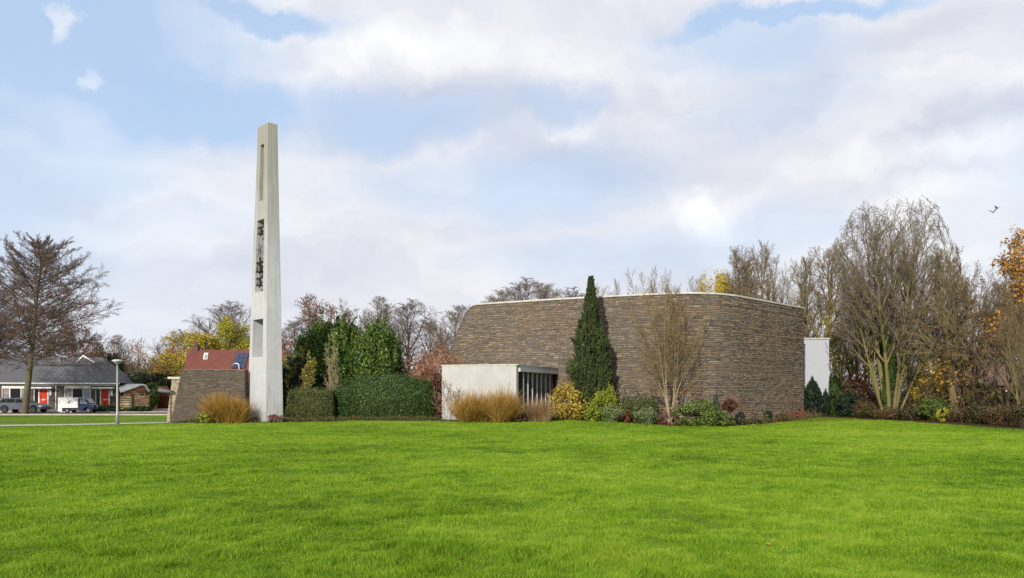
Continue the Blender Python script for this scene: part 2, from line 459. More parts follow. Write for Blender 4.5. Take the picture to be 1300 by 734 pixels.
def plane_px(p, n, px, py):   # where the sight line through a pixel meets a plane
    d = Vector(((px - CX) / F, 1, (HOR - py) / F)); o = Vector((0, 0, EYE)); n = Vector(n)
    return o + d * ((Vector(p) - o).dot(n) / d.dot(n))

def stones(mb, ulen, z0, z1, pf, nf, clipf=None, seed=1, hh=(.06, .155), ll=(.12, .55), depth=.036, gap=.012, clipr=None):
    rs = random.Random(seed); z = z0; row = 0
    while z < z1 - .03:
        h = rs.uniform(*hh)
        if z + h > z1 - .05: h = z1 - z
        u = (clipf(z + h / 2) if clipf else 0); ue = clipr(z + h / 2) if clipr else ulen
        while u < ue - .02:
            l = rs.uniform(*ll)
            if rs.random() < .15: l *= .5
            e = min(ue, u + l)
            if ue - e < .12: e = ue
            za_ = rs.random()
            subs = [(z, h)]
            if h > .12 and rs.random() < .45: k = rs.uniform(.4, .6); subs = [(z, h * k), (z + h * k, h * (1 - k))]
            for (za, ha) in subs:
                g = gap * rs.uniform(.4, 1.4); dj = [rs.uniform(.15, 1) * depth + rs.choice((0, 0, .012)) for _ in range(1)][0]
                j = lambda a=.01: rs.uniform(-a, a)
                c = [(u + g + j(), za + g + j()), (e - g + j(), za + g + j()), (e - g + j(), za + ha - g + j()), (u + g + j(), za + ha - g + j())]
                b = min(.018, ha * .15)
                ci = [(c[0][0] + b, c[0][1] + b), (c[1][0] - b, c[1][1] + b), (c[2][0] - b, c[2][1] - b), (c[3][0] + b, c[3][1] - b)]
                V = []
                for (pu, pz) in c:
                    n = nf(pu); p = pf(pu, pz); V.append((p[0] - n[0] * .01, p[1] - n[1] * .01, p[2]))
                for (pu, pz) in ci:
                    n = nf(pu); p = pf(pu, pz); d = dj + rs.uniform(-.006, .006); V.append((p[0] + n[0] * d, p[1] + n[1] * d, p[2]))
                mb.add(V, [[4, 5, 6, 7], [0, 1, 5, 4], [1, 2, 6, 5], [2, 3, 7, 6], [3, 0, 4, 7]], rnd=rs.random() * .999)
            u = e
        z += h; row += 1

# ------------------------------------------------------------------ church: stone facade that bends round
raw = np.array([(-5.9, 54.85), (-2.4, 52.9), (2.5, 50.25), (7.2, 48.15), (9.2, 47.4), (10.9, 47.05), (12.4, 47.4), (13.8, 48.4), (16.0, 50.65), (20.5, 55.3)])
s_ = np.concatenate([[0], np.cumsum(np.linalg.norm(np.diff(raw, axis=0), axis=1))])
ss = np.linspace(0, s_[-1], 400); path = np.stack([np.interp(ss, s_, raw[:, 0]), np.interp(ss, s_, raw[:, 1])], 1)
kern = np.hanning(17); kern /= kern.sum()
pp = np.pad(path, ((8, 8), (0, 0)), mode='reflect', reflect_type='odd')
path = np.stack([np.convolve(pp[:, i], kern, 'valid') for i in (0, 1)], 1)
ss = np.concatenate([[0], np.cumsum(np.linalg.norm(np.diff(path, axis=0), axis=1))]); ULEN = ss[-1]
def cp(u, z): return (np.interp(u, ss, path[:, 0]), np.interp(u, ss, path[:, 1]), z)
tang = np.gradient(path, axis=0); tang /= np.linalg.norm(tang, axis=1, keepdims=True)
def cn(u):
    tx = np.interp(u, ss, tang[:, 0]); ty = np.interp(u, ss, tang[:, 1]); l = math.hypot(tx, ty); return (ty / l, -tx / l)
HW = 7.87
U0 = float(np.interp(-2.4, path[:, 0], ss))
PRZ = [-.3, 0, 3, 5.4, 5.75, 6.3, 6.9, 7.3, 7.6, 7.8, HW]
PRX = [-3.4, -3.3, -2.3, -1.55, -1.4, -1.13, -.88, -.66, -.36, -.12, .05]
def ucl(z): return U0 + float(np.interp(z, PRZ, PRX)) / .87
church = empty('church_building', (8, 52, 0)); tag(church, 'large windowless brown rubble-stone church hall with a wall that bends round', 'church')
CH = Vector((8, 52, 0))
st = MB()
stones(st, ULEN, -.25, HW - .10, lambda u, z: (cp(u, z)[0] - 8, cp(u, z)[1] - 52, z + (.10 * (float(fbm(u * .45, z * .7, 61, 3)) - .5) if z < HW - .2 else 0)), cn, ucl, 11)
o = st.build('stone_wall', M_stone, church)
# backing wall, side and back walls
bk = MB(); lv = [-.4, 3, 5.4, 6.3, 6.9, 7.3, 7.6, HW - .10]
vs = []; nu = 60
for z in lv:
    u0 = ucl(z)
    ring = [cp(u0 + (ULEN - u0) * i / nu, z) for i in range(nu + 1)] + [(20.6, 57, z), (17.5, 78, z), (3.5, 80, z), (cp(u0, z)[0] + 1.0, cp(u0, z)[1] + 6, z)]
    vs.append([(p[0] - 8, p[1] - 52, z) for p in ring])
k = len(vs[0]); qs = [[a * k + i, a * k + (i + 1) % k, (a + 1) * k + (i + 1) % k, (a + 1) * k + i] for a in range(len(lv) - 1) for i in range(k)]
bk.add([p for r_ in vs for p in r_], qs, ngons=[[(len(lv) - 1) * k + i for i in range(k)]])
bk.build('mortar_backing', M_mortar, church)
# right side wall in stone too
sw = MB(); A = (20.5, 55.3)
sd = Vector((-.144, .99)); 
stones(sw, 20, -.25, HW - .10, lambda u, z: (20.62 + sd.x * u - 8, 57 + sd.y * u - 52, z), lambda u: (.99, .144), None, 15)
sw.build('stone_wall', M_stone, church)
# parapet coping along the whole top edge
cpm = MB(); up = []
us = np.linspace(ucl(HW - .05), ULEN, 90)
for u in us:
    p = cp(u, 0); n = cn(u)
    up.append([(p[0] + n[0] * .05 - 8, p[1] + n[1] * .05 - 52), (p[0] - n[0] * .35 - 8, p[1] - n[1] * .35 - 52)])
V = []
for (a, b) in up: V += [(a[0], a[1], HW - .097), (b[0], b[1], HW - .097), (b[0], b[1], HW), (a[0], a[1], HW)]
q = []
for i in range(len(up) - 1):
    for j in range(4): q.append([i * 4 + j, i * 4 + (j + 1) % 4, (i + 1) * 4 + (j + 1) % 4, (i + 1) * 4 + j])
m_ = len(up) - 1
cpm.add(V, q, ngons=[[0, 1, 2, 3], [m_ * 4 + j for j in (3, 2, 1, 0)]])
cpm.build('coping', M_cap, church)
ed = MB()   # thin lead edge down the battered left end
zz = np.linspace(-.2, HW - .15, 40); P = []
for z in zz:
    u = ucl(z); p = cp(u, z); n = cn(u); P.append((p[0] - 8 - .02, p[1] - 52 + .0, z))
ed.tube(P, .045, 6); ed.build('edge_trim', simple('lead_edge', S(92, 86, 80)), church, True)

# ------------------------------------------------------------------ white entrance annex
AN = Vector((.24, 44.4, 0)); AL = Vector((-4.06, 45.6, 0)); AR = Vector((2.82, 50.05, 0))
e1 = (AR - AN); LR = e1.length; e1.normalize(); e0 = (AL - AN); LL = e0.length; e0.normalize()
annex = empty('entrance_annex', AN); tag(annex, 'low flat-roofed white annex with a tall slatted window against the stone hall', 'annex')
n1 = Vector((e1.y, -e1.x, 0)); n0 = Vector((-e0.y, e0.x, 0))
if n0.y > 0: n0 = -n0
def am(a, b, z): p = e1 * a + e0 * b; return (p.x, p.y, z)
zb = -.1
wl = MB()
def abox(mb, a0, a1, b0, b1, z0, z1): mb.hexa([am(a0, b0, z0), am(a1, b0, z0), am(a1, b1, z0), am(a0, b1, z0), am(a0, b0, z1), am(a1, b0, z1), am(a1, b1, z1), am(a0, b1, z1)])
ZT = 3.40
abox(wl, 0, LR + 1.2, .16, LL, zb, ZT)              # body behind the glass
abox(wl, 0, .30, 0, .158, zb, ZT); 
wl.build('wall', M_white, annex)
b_ = MB(); abox(b_, .304, LR + .6, .0, .156, zb, .78); b_.build('plinth', M_white, annex)
w_ = MB(); abox(w_, .304, LR + .1, .10, .156, .86, 3.04); w_.build('window', M_glass, annex)
win = annex.children[-1]
s2 = MB(); abox(s2, .304, LR + .1, -.04, .15, .783, .857); s2.build('sill', M_paintw, win)
for px in (666.0, 671.7, 677.4, 683.2, 688.6, 694.0, 699.6):
    kx = (px - CX) / F; t = (kx * AN.y - AN.x) / (e1.x - kx * e1.y)
    mm = MB(); abox(mm, t - .032, t + .032, .04, .098, .859, 3.038); mm.build('mullion', simple('mullion_grey', S(184, 186, 188), S(168, 170, 172), 3, .5), win)
fa = MB(); abox(fa, .302, LR + .3, -.12, .156, 3.044, 3.40); fa.build('fascia', simple('grey_fascia', S(176, 180, 184), S(160, 164, 168), 2, .5), annex)
cpn = MB(); abox(cpn, -.03, LR + 1.0, -.14, LL + .03, 3.403, 3.46); cpn.build('coping', M_cap, annex)

# ------------------------------------------------------------------ white volume behind the right end
rb = empty('rear_white_block', (22.2, 60, 0)); tag(rb, 'tall plain white block standing behind the far right end of the stone hall', 'building')
b_ = MB(); b_.box(-3, 1.95, 0, 6, -.1, 5.98); b_.build('wall', M_whitep, rb)
b_ = MB(); b_.box(-3.1, 2.0, -.06, 6.1, 5.983, 6.09); b_.build('coping', simple('grey_edge', S(176, 174, 170)), rb)

# ------------------------------------------------------------------ bell tower
tx, ty = -14.4, 46.0
tower = empty('bell_tower', (tx, ty, 0)); tag(tower, 'slender tapering pale concrete bell tower with tall openings and hanging bells', 'bell tower')
ZB, ZTt = -.1, 17.66
def tp(u, v, z):
    t = (z - .05) / (ZTt - .05)
    nx, ny = .14 * t, 0
    lo = (-1.67 + .78 * t, 1.7 - .75 * t); ro = (.87 - .41 * t, .65 - .28 * t)
    return (nx + lo[0] * u + ro[0] * v, ny + lo[1] * u + ro[1] * v, z)
ops = [(3.97, 6.2, .205, .85), (7.83, 12.07, .24, .80), (13.2, 16.5, .36, .70)]
zl = sorted({ZB, ZTt} | {z for o_ in ops for z in o_[:2]}); 
tw = MB(); idx = {}; V = []; Q = []
def vid(i, j, w):
    # i z level index, j u index, w v index
    key = (i, j, w)
    if key not in idx:
        z = zl[i]
        # u levels interpolate the openings' jambs between levels
        ua = np.interp(z, [3.97, 6.2, 7.83, 12.07, 13.2, 16.5], [.205, .205, .24, .24, .36, .36])
        ub = np.interp(z, [3.97, 6.2, 7.83, 12.07, 13.2, 16.5], [.85, .85, .80, .80, .70, .70])
        idx[key] = len(V); V.append(tp((0, ua, ub, 1)[j], w, z))
    return idx[key]
nz = len(zl) - 1
def filled(i, j): 
    if not (0 <= i < nz and 0 <= j < 3): return False
    return not (j == 1 and any(abs(zl[i] - o_[0]) < 1e-6 for o_ in ops))
for i in range(nz):
    for j in range(3):
        if not filled(i, j): continue
        for w in (0, 1):
            a = [vid(i, j, w), vid(i, j + 1, w), vid(i + 1, j + 1, w), vid(i + 1, j, w)]; Q.append(a if w else a[::-1])
        if not filled(i, j - 1): Q.append([vid(i, j, 0), vid(i, j, 1), vid(i + 1, j, 1), vid(i + 1, j, 0)])
        if not filled(i, j + 1): Q.append([vid(i, j + 1, 1), vid(i, j + 1, 0), vid(i + 1, j + 1, 0), vid(i + 1, j + 1, 1)])
        if not filled(i - 1, j): Q.append([vid(i, j, 0), vid(i, j + 1, 0), vid(i, j + 1, 1), vid(i, j, 1)])
        if not filled(i + 1, j): Q.append([vid(i + 1, j, 1), vid(i + 1, j + 1, 1), vid(i + 1, j + 1, 0), vid(i + 1, j, 0)])
tw.add(V, Q); tw.build('shaft', M_tower, tower, bevel=.025)
M_iron = simple('dark_iron', (.03, .028, .026), (.05, .04, .03), 6, .5, metal=.6)
M_bronze = simple('bronze', (.06, .06, .045), (.04, .05, .04), 6, .45, metal=.7)
for zc, rr in ((11.25, .19), (9.0, .25), (8.2, .21)):
    c = tp(.6, .13, zc)
    b_ = MB(); b_.lathe([(.02, .52 * rr / .25), (.5 * rr, .5 * rr / .25), (.62 * rr, .3 * rr / .25), (.75 * rr, .12 * rr / .25), (rr, 0), (rr * .9, .01)], c, 14)
    bell = b_.build('bell', M_bronze, tower, True)
    y_ = MB(); a, b = tp(.2, .13, zc + .56 * rr / .25), tp(.82, .13, zc + .56 * rr / .25); y_.tube([a, b], .05, 6); y_.build('yoke', M_iron, bell)
    y_ = MB(); y_.lathe([(.01, -.12), (.05, -.06), (.015, 0), (.012, .25)], c, 8); y_.build('clapper', M_iron, bell)
wh = MB(); c = Vector(tp(.55, .07, 10.3)); ud = (Vector(tp(.8, .07, 10.3)) - Vector(tp(.2, .07, 10.3))).normalized()
P = [c + ud * .42 * math.cos(a) + Vector((0, 0, .42 * math.sin(a))) for a in np.linspace(0, 2 * PI, 33)]
wh.tube(P, .04, 6)
for a in (0.3, 0.3 + PI / 3, .3 + 2 * PI / 3): wh.tube([c - ud * .5 * math.cos(a) - Vector((0, 0, .5 * math.sin(a))), c + ud * .42 * math.cos(a) + Vector((0, 0, .42 * math.sin(a)))], .018, 5)
wh.build('bell_wheel', M_iron, tower, True)
for z in (9.62, 9.3):
    y_ = MB(); y_.tube([tp(.2, .12, z), tp(.82, .12, z)], .045, 6); y_.build('bell_beam', M_iron, tower)
y_ = MB(); y_.tube([tp(.6, .1, 9.9), tp(.52, .1, 9.55), tp(.6, .1, 9.2)], .06, 6); y_.build('bell_lever', M_iron, tower)

# ------------------------------------------------------------------ stone garden wall left of the tower
gw = empty('stone_garden_wall', (-18, 47, 0)); tag(gw, 'dark dry-stone wall with a sloping left end beside the bell tower', 'stone wall')
ml = lambda z: float(np.interp(z, [-.2, 0, 3.2], [-2.42, -2.35, -1.72]))
mr_ = 2.05
m_ = MB(); stones(m_, 5, -.15, 3.2, lambda u, z: (u - 2.5, 0, z), lambda u: (0, -1), lambda z: ml(z) + 2.5, 5, clipr=lambda z: 2.5 + mr_, ll=(.14, .5), hh=(.055, .13), depth=.022)
m_.build('stone_face', M_stoneg, gw)
m_ = MB(); m_.hexa([(ml(-.2), 0, -.2), (mr_, 0, -.2), (mr_, .6, -.2), (ml(-.2), .6, -.2), (ml(3.2), 0, 3.19), (mr_, 0, 3.19), (mr_, .6, 3.19), (ml(3.2), .6, 3.19)]); m_.build('mortar_core', M_mortar, gw)
m_ = MB(); stones(m_, .6, 0, .02, lambda u, z: (0, 0, 0), lambda u: (0, -1), None, 5) if False else m_.hexa([(ml(3.2) - .03, -.04, 3.193), (mr_, -.04, 3.193), (mr_, .64, 3.193), (ml(3.2) - .03, .64, 3.193), (ml(3.2) - .03, -.04, 3.25), (mr_, -.04, 3.25), (mr_, .64, 3.25), (ml(3.2) - .03, .64, 3.25)])
m_.build('coping', simple('stone_cap', S(112, 104, 94), S(86, 80, 72), 4), gw)
# sloping buttress behind its left end, sunlit look put into its pale stone colour
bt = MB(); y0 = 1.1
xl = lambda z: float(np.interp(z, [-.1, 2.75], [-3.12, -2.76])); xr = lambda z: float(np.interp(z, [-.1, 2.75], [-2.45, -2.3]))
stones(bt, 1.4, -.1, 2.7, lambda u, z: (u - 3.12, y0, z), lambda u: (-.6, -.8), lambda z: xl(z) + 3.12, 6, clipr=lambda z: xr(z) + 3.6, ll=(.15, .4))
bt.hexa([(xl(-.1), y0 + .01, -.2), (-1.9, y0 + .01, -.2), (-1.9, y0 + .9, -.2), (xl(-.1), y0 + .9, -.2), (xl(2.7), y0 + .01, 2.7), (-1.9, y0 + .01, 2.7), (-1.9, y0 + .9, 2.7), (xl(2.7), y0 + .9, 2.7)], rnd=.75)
b0 = bt.build('buttress', simple('pale_stone_painted_sunlit', S(176, 164, 142), S(128, 116, 98), 5, .9), gw)
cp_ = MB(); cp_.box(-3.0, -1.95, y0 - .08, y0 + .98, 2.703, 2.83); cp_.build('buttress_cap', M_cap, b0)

# ------------------------------------------------------------------ red tiled house behind it
rh = empty('red_roofed_house', (-28, 78, 0)); tag(rh, 'house with red tiled roof, skylight and solar panels rising behind the stone wall', 'house')
def tiles(name, c1, c2, row=.34, col=.3):
    m, nt = newmat(name)
    g = N(nt, 'ShaderNodeUVMap') if False else N(nt, 'ShaderNodeTexCoord')
    s = N(nt, 'ShaderNodeSeparateXYZ'); nt.links.new(g.outputs['Object'], s.inputs[0])
    zr = math_(nt, 'FRACT', math_(nt, 'DIVIDE', s.outputs[2], row * .62)); xr_ = math_(nt, 'FRACT', math_(nt, 'DIVIDE', s.outputs[0], col))
    hgt = math_(nt, 'ADD', math_(nt, 'MULTIPLY', zr, -.7), math_(nt, 'MULTIPLY', math_(nt, 'SINE', math_(nt, 'MULTIPLY', xr_, 6.283)), .3))
    f = noise(nt, 1.5, 5, .65); wn = noise(nt, 9, 2, .5)
    c = ramp(nt, f, [(.3, c2), (.7, c1)]); c = mixc(nt, ramp(nt, wn, [(.45, (0, 0, 0)), (.6, (.35,) * 3)]), c, tuple(x * 1.35 for x in c1))
    c = mixc(nt, ramp(nt, zr, [(.0, (.75,) * 3), (.14, (0, 0, 0))]), c, tuple(x * .35 for x in c2))
    finish(nt, c, .75, hgt, .8, .04, spec=.25); return m
M_red = tiles('red_tiles', S(112, 64, 54), S(88, 52, 46)); M_slate = tiles('grey_tiles', S(88, 89, 93), S(76, 77, 81), .42, .33)
ez, rz_ = 3.0, 6.25
Rl = (-4.06, 0, rz_); Rr = (5.5, 0, rz_); El = (-2.9, -4.5, ez); Er = (6.6, -4.5, ez); Bl = (-5.2, 4.5, ez); Br = (4.4, 4.5, ez)
m_ = MB(); off = lambda p, d: (p[0], p[1], p[2] - d)
m_.hexa([off(El, .16), off(Er, .16), off(Rr, .16), off(Rl, .16), El, Er, Rr, Rl]); 
m_.hexa([off(Rl, .17), off(Rr, .17), off(Br, .17), off(Bl, .17), off(Rl, .003), off(Rr, .003), Br, Bl])
rf = m_.build('roof', M_red, rh)
m_ = MB(); m_.hexa([(-2.8, -4.1, 0), (6.4, -4.1, 0), (4.3, 4.1, 0), (-5.0, 4.1, 0), (-2.8, -4.1, 3.0), (6.4, -4.1, 3.0), (4.3, 4.1, 3.0), (-5.0, 4.1, 3.0)])
m_.add([(-2.8, -4.1, 3.0), (-5.0, 4.1, 3.0), (-3.9, 0, rz_ - .2), (6.4, -4.1, 3), (4.3, 4.1, 3), (5.4, 0, rz_ - .2)], tris=[[0, 1, 2], [3, 5, 4]])
m_.build('wall', simple('brown_brick', S(120, 84, 66), S(96, 68, 54), 12), rh)
m_ = MB(); m_.box(-3.6, -3.0, -.3, .3, rz_ - .4, rz_ + .35); m_.box(-3.42, -3.18, -.12, .12, rz_ + .353, rz_ + .75); m_.build('chimney', simple('chimney_brick', S(90, 60, 52)), rf)
pn = Vector((0, -(rz_ - ez), 4.5)).normalized(); pn = Vector((0, -pn.y if False else -(rz_ - ez), 4.5)).normalized(); RO = Vector((-28, 78, 0))
pn = (Vector(Er) - Vector(El)).cross(Vector(Rl) - Vector(El)).normalized()
def onroof(px, py, lift=0): return plane_px(RO + Vector(El) + pn * lift, pn, px, py) - RO
def roofpatch(poly, lift, th, name, mat, par):
    a = [onroof(x, y, lift) for x, y in poly]; b = [p + pn * th for p in a]
    m_ = MB(); m_.hexa([tuple(p) for p in a] + [tuple(p) for p in b]); return m_.build(name, mat, par)
sk = roofpatch([(258, 456.5), (263.5, 456.5), (264.5, 448.8), (259.4, 448.8)], .01, .07, 'skylight', M_paintw, rf)
roofpatch([(258.9, 455.4), (262.8, 455.4), (263.6, 450), (260, 450)], .085, .01, 'skylight_pane', M_glassl, sk)
M_solar = simple('solar_blue', S(38, 48, 78), S(30, 38, 62), 1, .2, bstr=0, spec=.6)
for i in range(3):
    for j in range(3):
        x0 = 298 + i * 5.6 + (2 - j) * 1.9 - 3.4 + 1.5; y0_ = 448.3 + (j) * 6.6
        roofpatch([(x0 - 1.9, y0_ + 6.2), (x0 + 3.3, y0_ + 6.2), (x0 + 5.2, y0_), (x0, y0_)], .04, .05, 'solar_panel', M_solar, rf)
p0 = onroof(303.6, 470, 0); p1 = onroof(295.5, 464.5, 0)
m_ = MB(); bx = Vector((p0.x, p0.y, p0.z - .1)); T = []
T = [bx, bx + Vector((0, -.02, .4)), bx + Vector((-.03, -.02, .62)), bx + Vector((-.18, -.02, .74)), bx + Vector((-.42, -.02, .74)), bx + Vector((-.6, -.02, .66)), bx + Vector((-.66, -.02, .52))]
m_.tube(T, .05, 8); m_.build('vent_pipe', M_paintw, rf, True)

# ------------------------------------------------------------------ terrace of small houses, far left
RT = math.atan(.2)
TR = Vector((gx(150, 86), 86, .27))         # bottom right front corner of the row
M_brick, nt = newmat('dark_brick')
g = N(nt, 'ShaderNodeTexCoord'); mp = N(nt, 'ShaderNodeMapping'); mp.inputs['Rotation'].default_value = (PI / 2, 0, 0); nt.links.new(g.outputs['Object'], mp.inputs[0])
bt_ = N(nt, 'ShaderNodeTexBrick'); bt_.inputs['Scale'].default_value = 1; bt_.inputs['Brick Width'].default_value = .22; bt_.inputs['Row Height'].default_value = .065
bt_.inputs['Mortar Size'].default_value = .006; bt_.inputs['Color1'].default_value = (*S(84, 76, 72), 1); bt_.inputs['Color2'].default_value = (*S(64, 58, 56), 1); bt_.inputs['Mortar'].default_value = (*S(96, 92, 88), 1)
nt.links.new(mp.outputs[0], bt_.inputs[0]); finish(nt, bt_.outputs[0], .9)
M_brown = simple('brown_wall', S(84, 60, 52), S(70, 52, 46), 8)
M_reddoor = simple('orange_red_door', S(196, 52, 22), S(184, 46, 18), 2, .4, bstr=.03)
M_blind = simple('white_blind', S(214, 214, 210), S(190, 190, 186), 1, .6)
UW = 6.1
def house(i, label):
    ox = -UW * (i + 1)
    r = empty('terraced_house', TR + Vector((math.cos(RT) * ox, math.sin(RT) * ox, 0)), RT)
    tag(r, label, 'house', 'terraced houses with red doors')
    D = 8.2; w = MB()
    for (a, b, z0, z1) in ((.01, .68, 0, 2.5), (3.36, 3.78, 0, 2.5), (5.26, 6.09, 0, 2.5), (.68, 3.36, 0, .72), (3.78, 5.26, 2.16, 2.5)): w.box(a, b, 0, .25, z0 - .3 if z0 == 0 else z0, z1)
    w.box(.01, 6.09, .26, D, -.3, 2.5)
    w.build('wall', M_brick, r)
    f = MB(); f.box(0, 6.1, -.05, .24, 2.503, 2.66); f.build('fascia', M_paintw, r)
    # window: white head panel, frame, three lights
    f = MB(); f.box(.7, 3.34, .04, .16, .74, .82); f.box(.7, 3.34, .04, .16, 2.2, 2.498)
    for a, b in ((.70, .77), (1.42, 1.52), (2.52, 2.6), (3.27, 3.34)): f.box(a, b, .05, .16, .823, 2.197)
    wf = f.build('window', M_paintw, r)
    for a, b, m in ((.775, 1.415, M_glassl), (1.525, 2.515, M_glass), (2.605, 3.265, M_glassl)):
        g_ = MB(); g_.box(a, b, .10, .14, .823, 2.197); g_.build('pane', m, wf)
    g_ = MB()
    for a, b, z0, z1 in ((.775, .83, .83, 2.19), (1.36, 1.415, .83, 2.19), (.832, 1.358, .83, .88), (.832, 1.358, 2.14, 2.19)): g_.box(a, b, .06, .098, z0, z1)
    g_.build('red_sash', simple('red_sash', S(150, 60, 44)), wf)
    # door with sidelight
    f = MB()
    for a, b in ((3.8, 3.87), (4.24, 4.36), (5.14, 5.24)): f.box(a, b, .04, .16, 0, 2.10)
    f.box(3.8, 5.24, .04, .16, 2.103, 2.157); f.box(3.872, 4.238, .05, .15, 0, .35)
    df = f.build('door_frame', M_paintw, r)
    g_ = MB(); g_.box(3.872, 4.238, .10, .14, .353, 2.10); g_.build('sidelight', M_glass, df)
    g_ = MB(); g_.box(3.88, 3.99, .145, .155, .36, 2.09); g_.box(4.1, 4.2, .145, .155, .36, 2.09)
    d_ = MB(); d_.box(4.363, 5.137, .07, .12, .02, 2.1); dd = d_.build('door', M_reddoor, r)
    d_ = MB(); d_.box(4.58, 4.92, .055, .068, .95, 1.06); d_.build('letterbox', M_paintw, dd)
    d_ = MB(); d_.box(5.03, 5.09, .03, .068, .98, 1.14); d_.build('handle', M_paintw, dd)
    c = MB(); c.box(3.7, 5.78, -.75, -.003, 2.2, 2.34); c.build('door_canopy', M_paintw, r)
    c = MB(); c.box(5.36, 5.56, -.1, -.004, 1.45, 2.08); c.build('wall_panel', M_paintw, r)
    c = MB(); c.tube([(6.02, -.09, 0), (6.02, -.09, 2.5)], .05, 8); c.build('downpipe', M_paintw, r)
    # roof
    m = MB(); e = 2.664; rg = 5.62; x0, x1 = .002, 6.098
    if i == 0:
        pts = [(x0, -.35, e), (6.35, -.35, e), (3.3, 4.1, rg), (x0, 4.1, rg)]
        m.hexa([(p[0], p[1], p[2] - .0) for p in [(x0, -.33, e), (6.33, -.33, e), (3.28, 4.1, rg - .15), (x0, 4.1, rg - .15)]] + [(p[0], p[1], p[2] + .15) for p in pts])
        m.add([(6.35, -.35, e + .15), (6.35, 8.5, e + .15), (3.3, 4.1, rg + .15)], tris=[[0, 1, 2]])
    else: m.hexa([(x0, -.35, e), (x1, -.35, e), (x1, 4.1, rg - .15), (x0, 4.1, rg - .15), (x0, -.35, e + .15), (x1, -.35, e + .15), (x1, 4.1, rg + .15), (x0, 4.1, rg + .15)])
    xb = 3.3 if i == 0 else x1; xc = 6.35 if i == 0 else x1
    m.hexa([(x0, 4.102, rg - .15), (xb, 4.102, rg - .15), (xc, 8.5, e), (x0, 8.5, e), (x0, 4.102, rg + .148), (xb, 4.102, rg + .148), (xc, 8.5, e + .15), (x0, 8.5, e + .15)])
    rf = m.build('roof', M_slate, r)
    g_ = MB(); g_.tube([(x0, -.42, e + .08), (xc, -.42, e + .08)], .06, 8); g_.build('gutter', M_paintw, r)
    if i == 1:
        v = MB(); v.tube([(2.6, 2.6, 4.9), (2.6, 2.6, 5.35)], .07, 8); v.build('roof_vent', simple('vent_black', (.03, .03, .03)), rf)
        v = MB(); v.tube([(3.0, 4.2, 5.7), (3.0, 4.2, 6.1)], .12, 8); v.build('flue', simple('vent_black', (.03, .03, .03)), rf)
        v = MB(); v.tube([(5.3, 3.3, 5.2), (5.3, 3.1, 5.45)], .09, 8); v.build('roof_vent', M_paintw, rf)
    if i == 0:
        v = MB(); v.prism([(.9, 5.25), (1.6, 6.0), (2.75, 5.25), (2.75, 5.1), (1.6, 5.82), (.9, 5.1)], 3.1, 3.3, 'y'); gb = v.build('gable_trim', M_paintw, rf)
        v = MB(); v.add([(.95, 3.2, 5.0), (2.7, 3.2, 5.0), (1.6, 3.2, 5.82), (.95, 4.6, 5.0), (2.7, 4.6, 5.0), (1.6, 4.6, 5.82)], [[0, 3, 5, 2], [1, 2, 5, 4]], [[0, 2, 1]]); v.build('gable_roof', M_slate, rf)
    return r
house(0, 'grey-roofed house with an orange-red door, right end of the terrace behind the mini truck')
house(1, 'grey-roofed terraced house with an orange-red door between the bare tree trunk and the mini truck')
house(2, 'terraced house cut by the left edge of the photo, beyond the grey estate car')

# garage / timber outbuilding
def P3(px, py, Y): return (gx(px, Y), Y, gz(py, Y))
gr = empty('timber_garage', (gx(170, 83), 83, .25)); tag(gr, 'low brown timber outbuilding with a pale sloping roof right of the terrace', 'garage'); go = Vector(gr.location)
rel = lambda p: tuple(Vector(p) - go)
M_timber = simple('brown_timber', S(150, 104, 72), S(120, 82, 58), 3, .8, sc=(1, 1, 8)); M_timberp = simple('pale_timber', S(178, 146, 116), S(150, 122, 96), 4, .8, sc=(10, 1, .6))
a = P3(154.6, 498.5, 82.2); b = P3(182, 489.6, 82.2); c_ = P3(186, 497.5, 82.2)
m_ = MB(); f_ = [(a[0], a[2]), (c_[0], c_[2]), (b[0], b[2])]
m_.prism([(p[0] - go.x, p[1] - go.z) for p in f_][::-1], -.8, 5, 'y'); m_.build('gable', M_timber, gr)
m_ = MB(); m_.box(a[0] - go.x + .1, c_[0] - go.x - .1, -.7, 4.9, -.3, a[2] - go.z - .003); m_.build('wall', M_timberp, gr)
m_ = MB(); m_.box(a[0] - go.x + .9, a[0] - go.x + 1.5, -.73, -.702, 1.35, 1.6); m_.build('vent_window', M_glass, gr); m_ = MB(); m_.box(a[0] - go.x + 1.9, a[0] - go.x + 2.3, -.73, -.702, 1.35, 1.6); m_.build('vent_window', M_glass, gr)
m_ = MB(); th = .1
A_ = rel(P3(152.5, 499, 82.0)); B_ = rel(P3(182.3, 489, 82.0)); C_ = rel(P3(181.5, 488.6, 88)); D_ = rel(P3(150, 488.4, 89))
m_.hexa([A_, B_, C_, D_] + [(p[0], p[1], p[2] + th) for p in (A_, B_, C_, D_)])
E_ = rel(P3(188, 498.2, 82.0)); F_ = (E_[0], 5.5, E_[2])
m_.hexa([B_, E_, F_, C_] + [(p[0] + .003, p[1], p[2] + th) for p in (B_, E_, F_, C_)])
m_.build('roof', simple('pale_roof_sheet', S(196, 196, 192), S(168, 168, 164), 2, .6), gr)

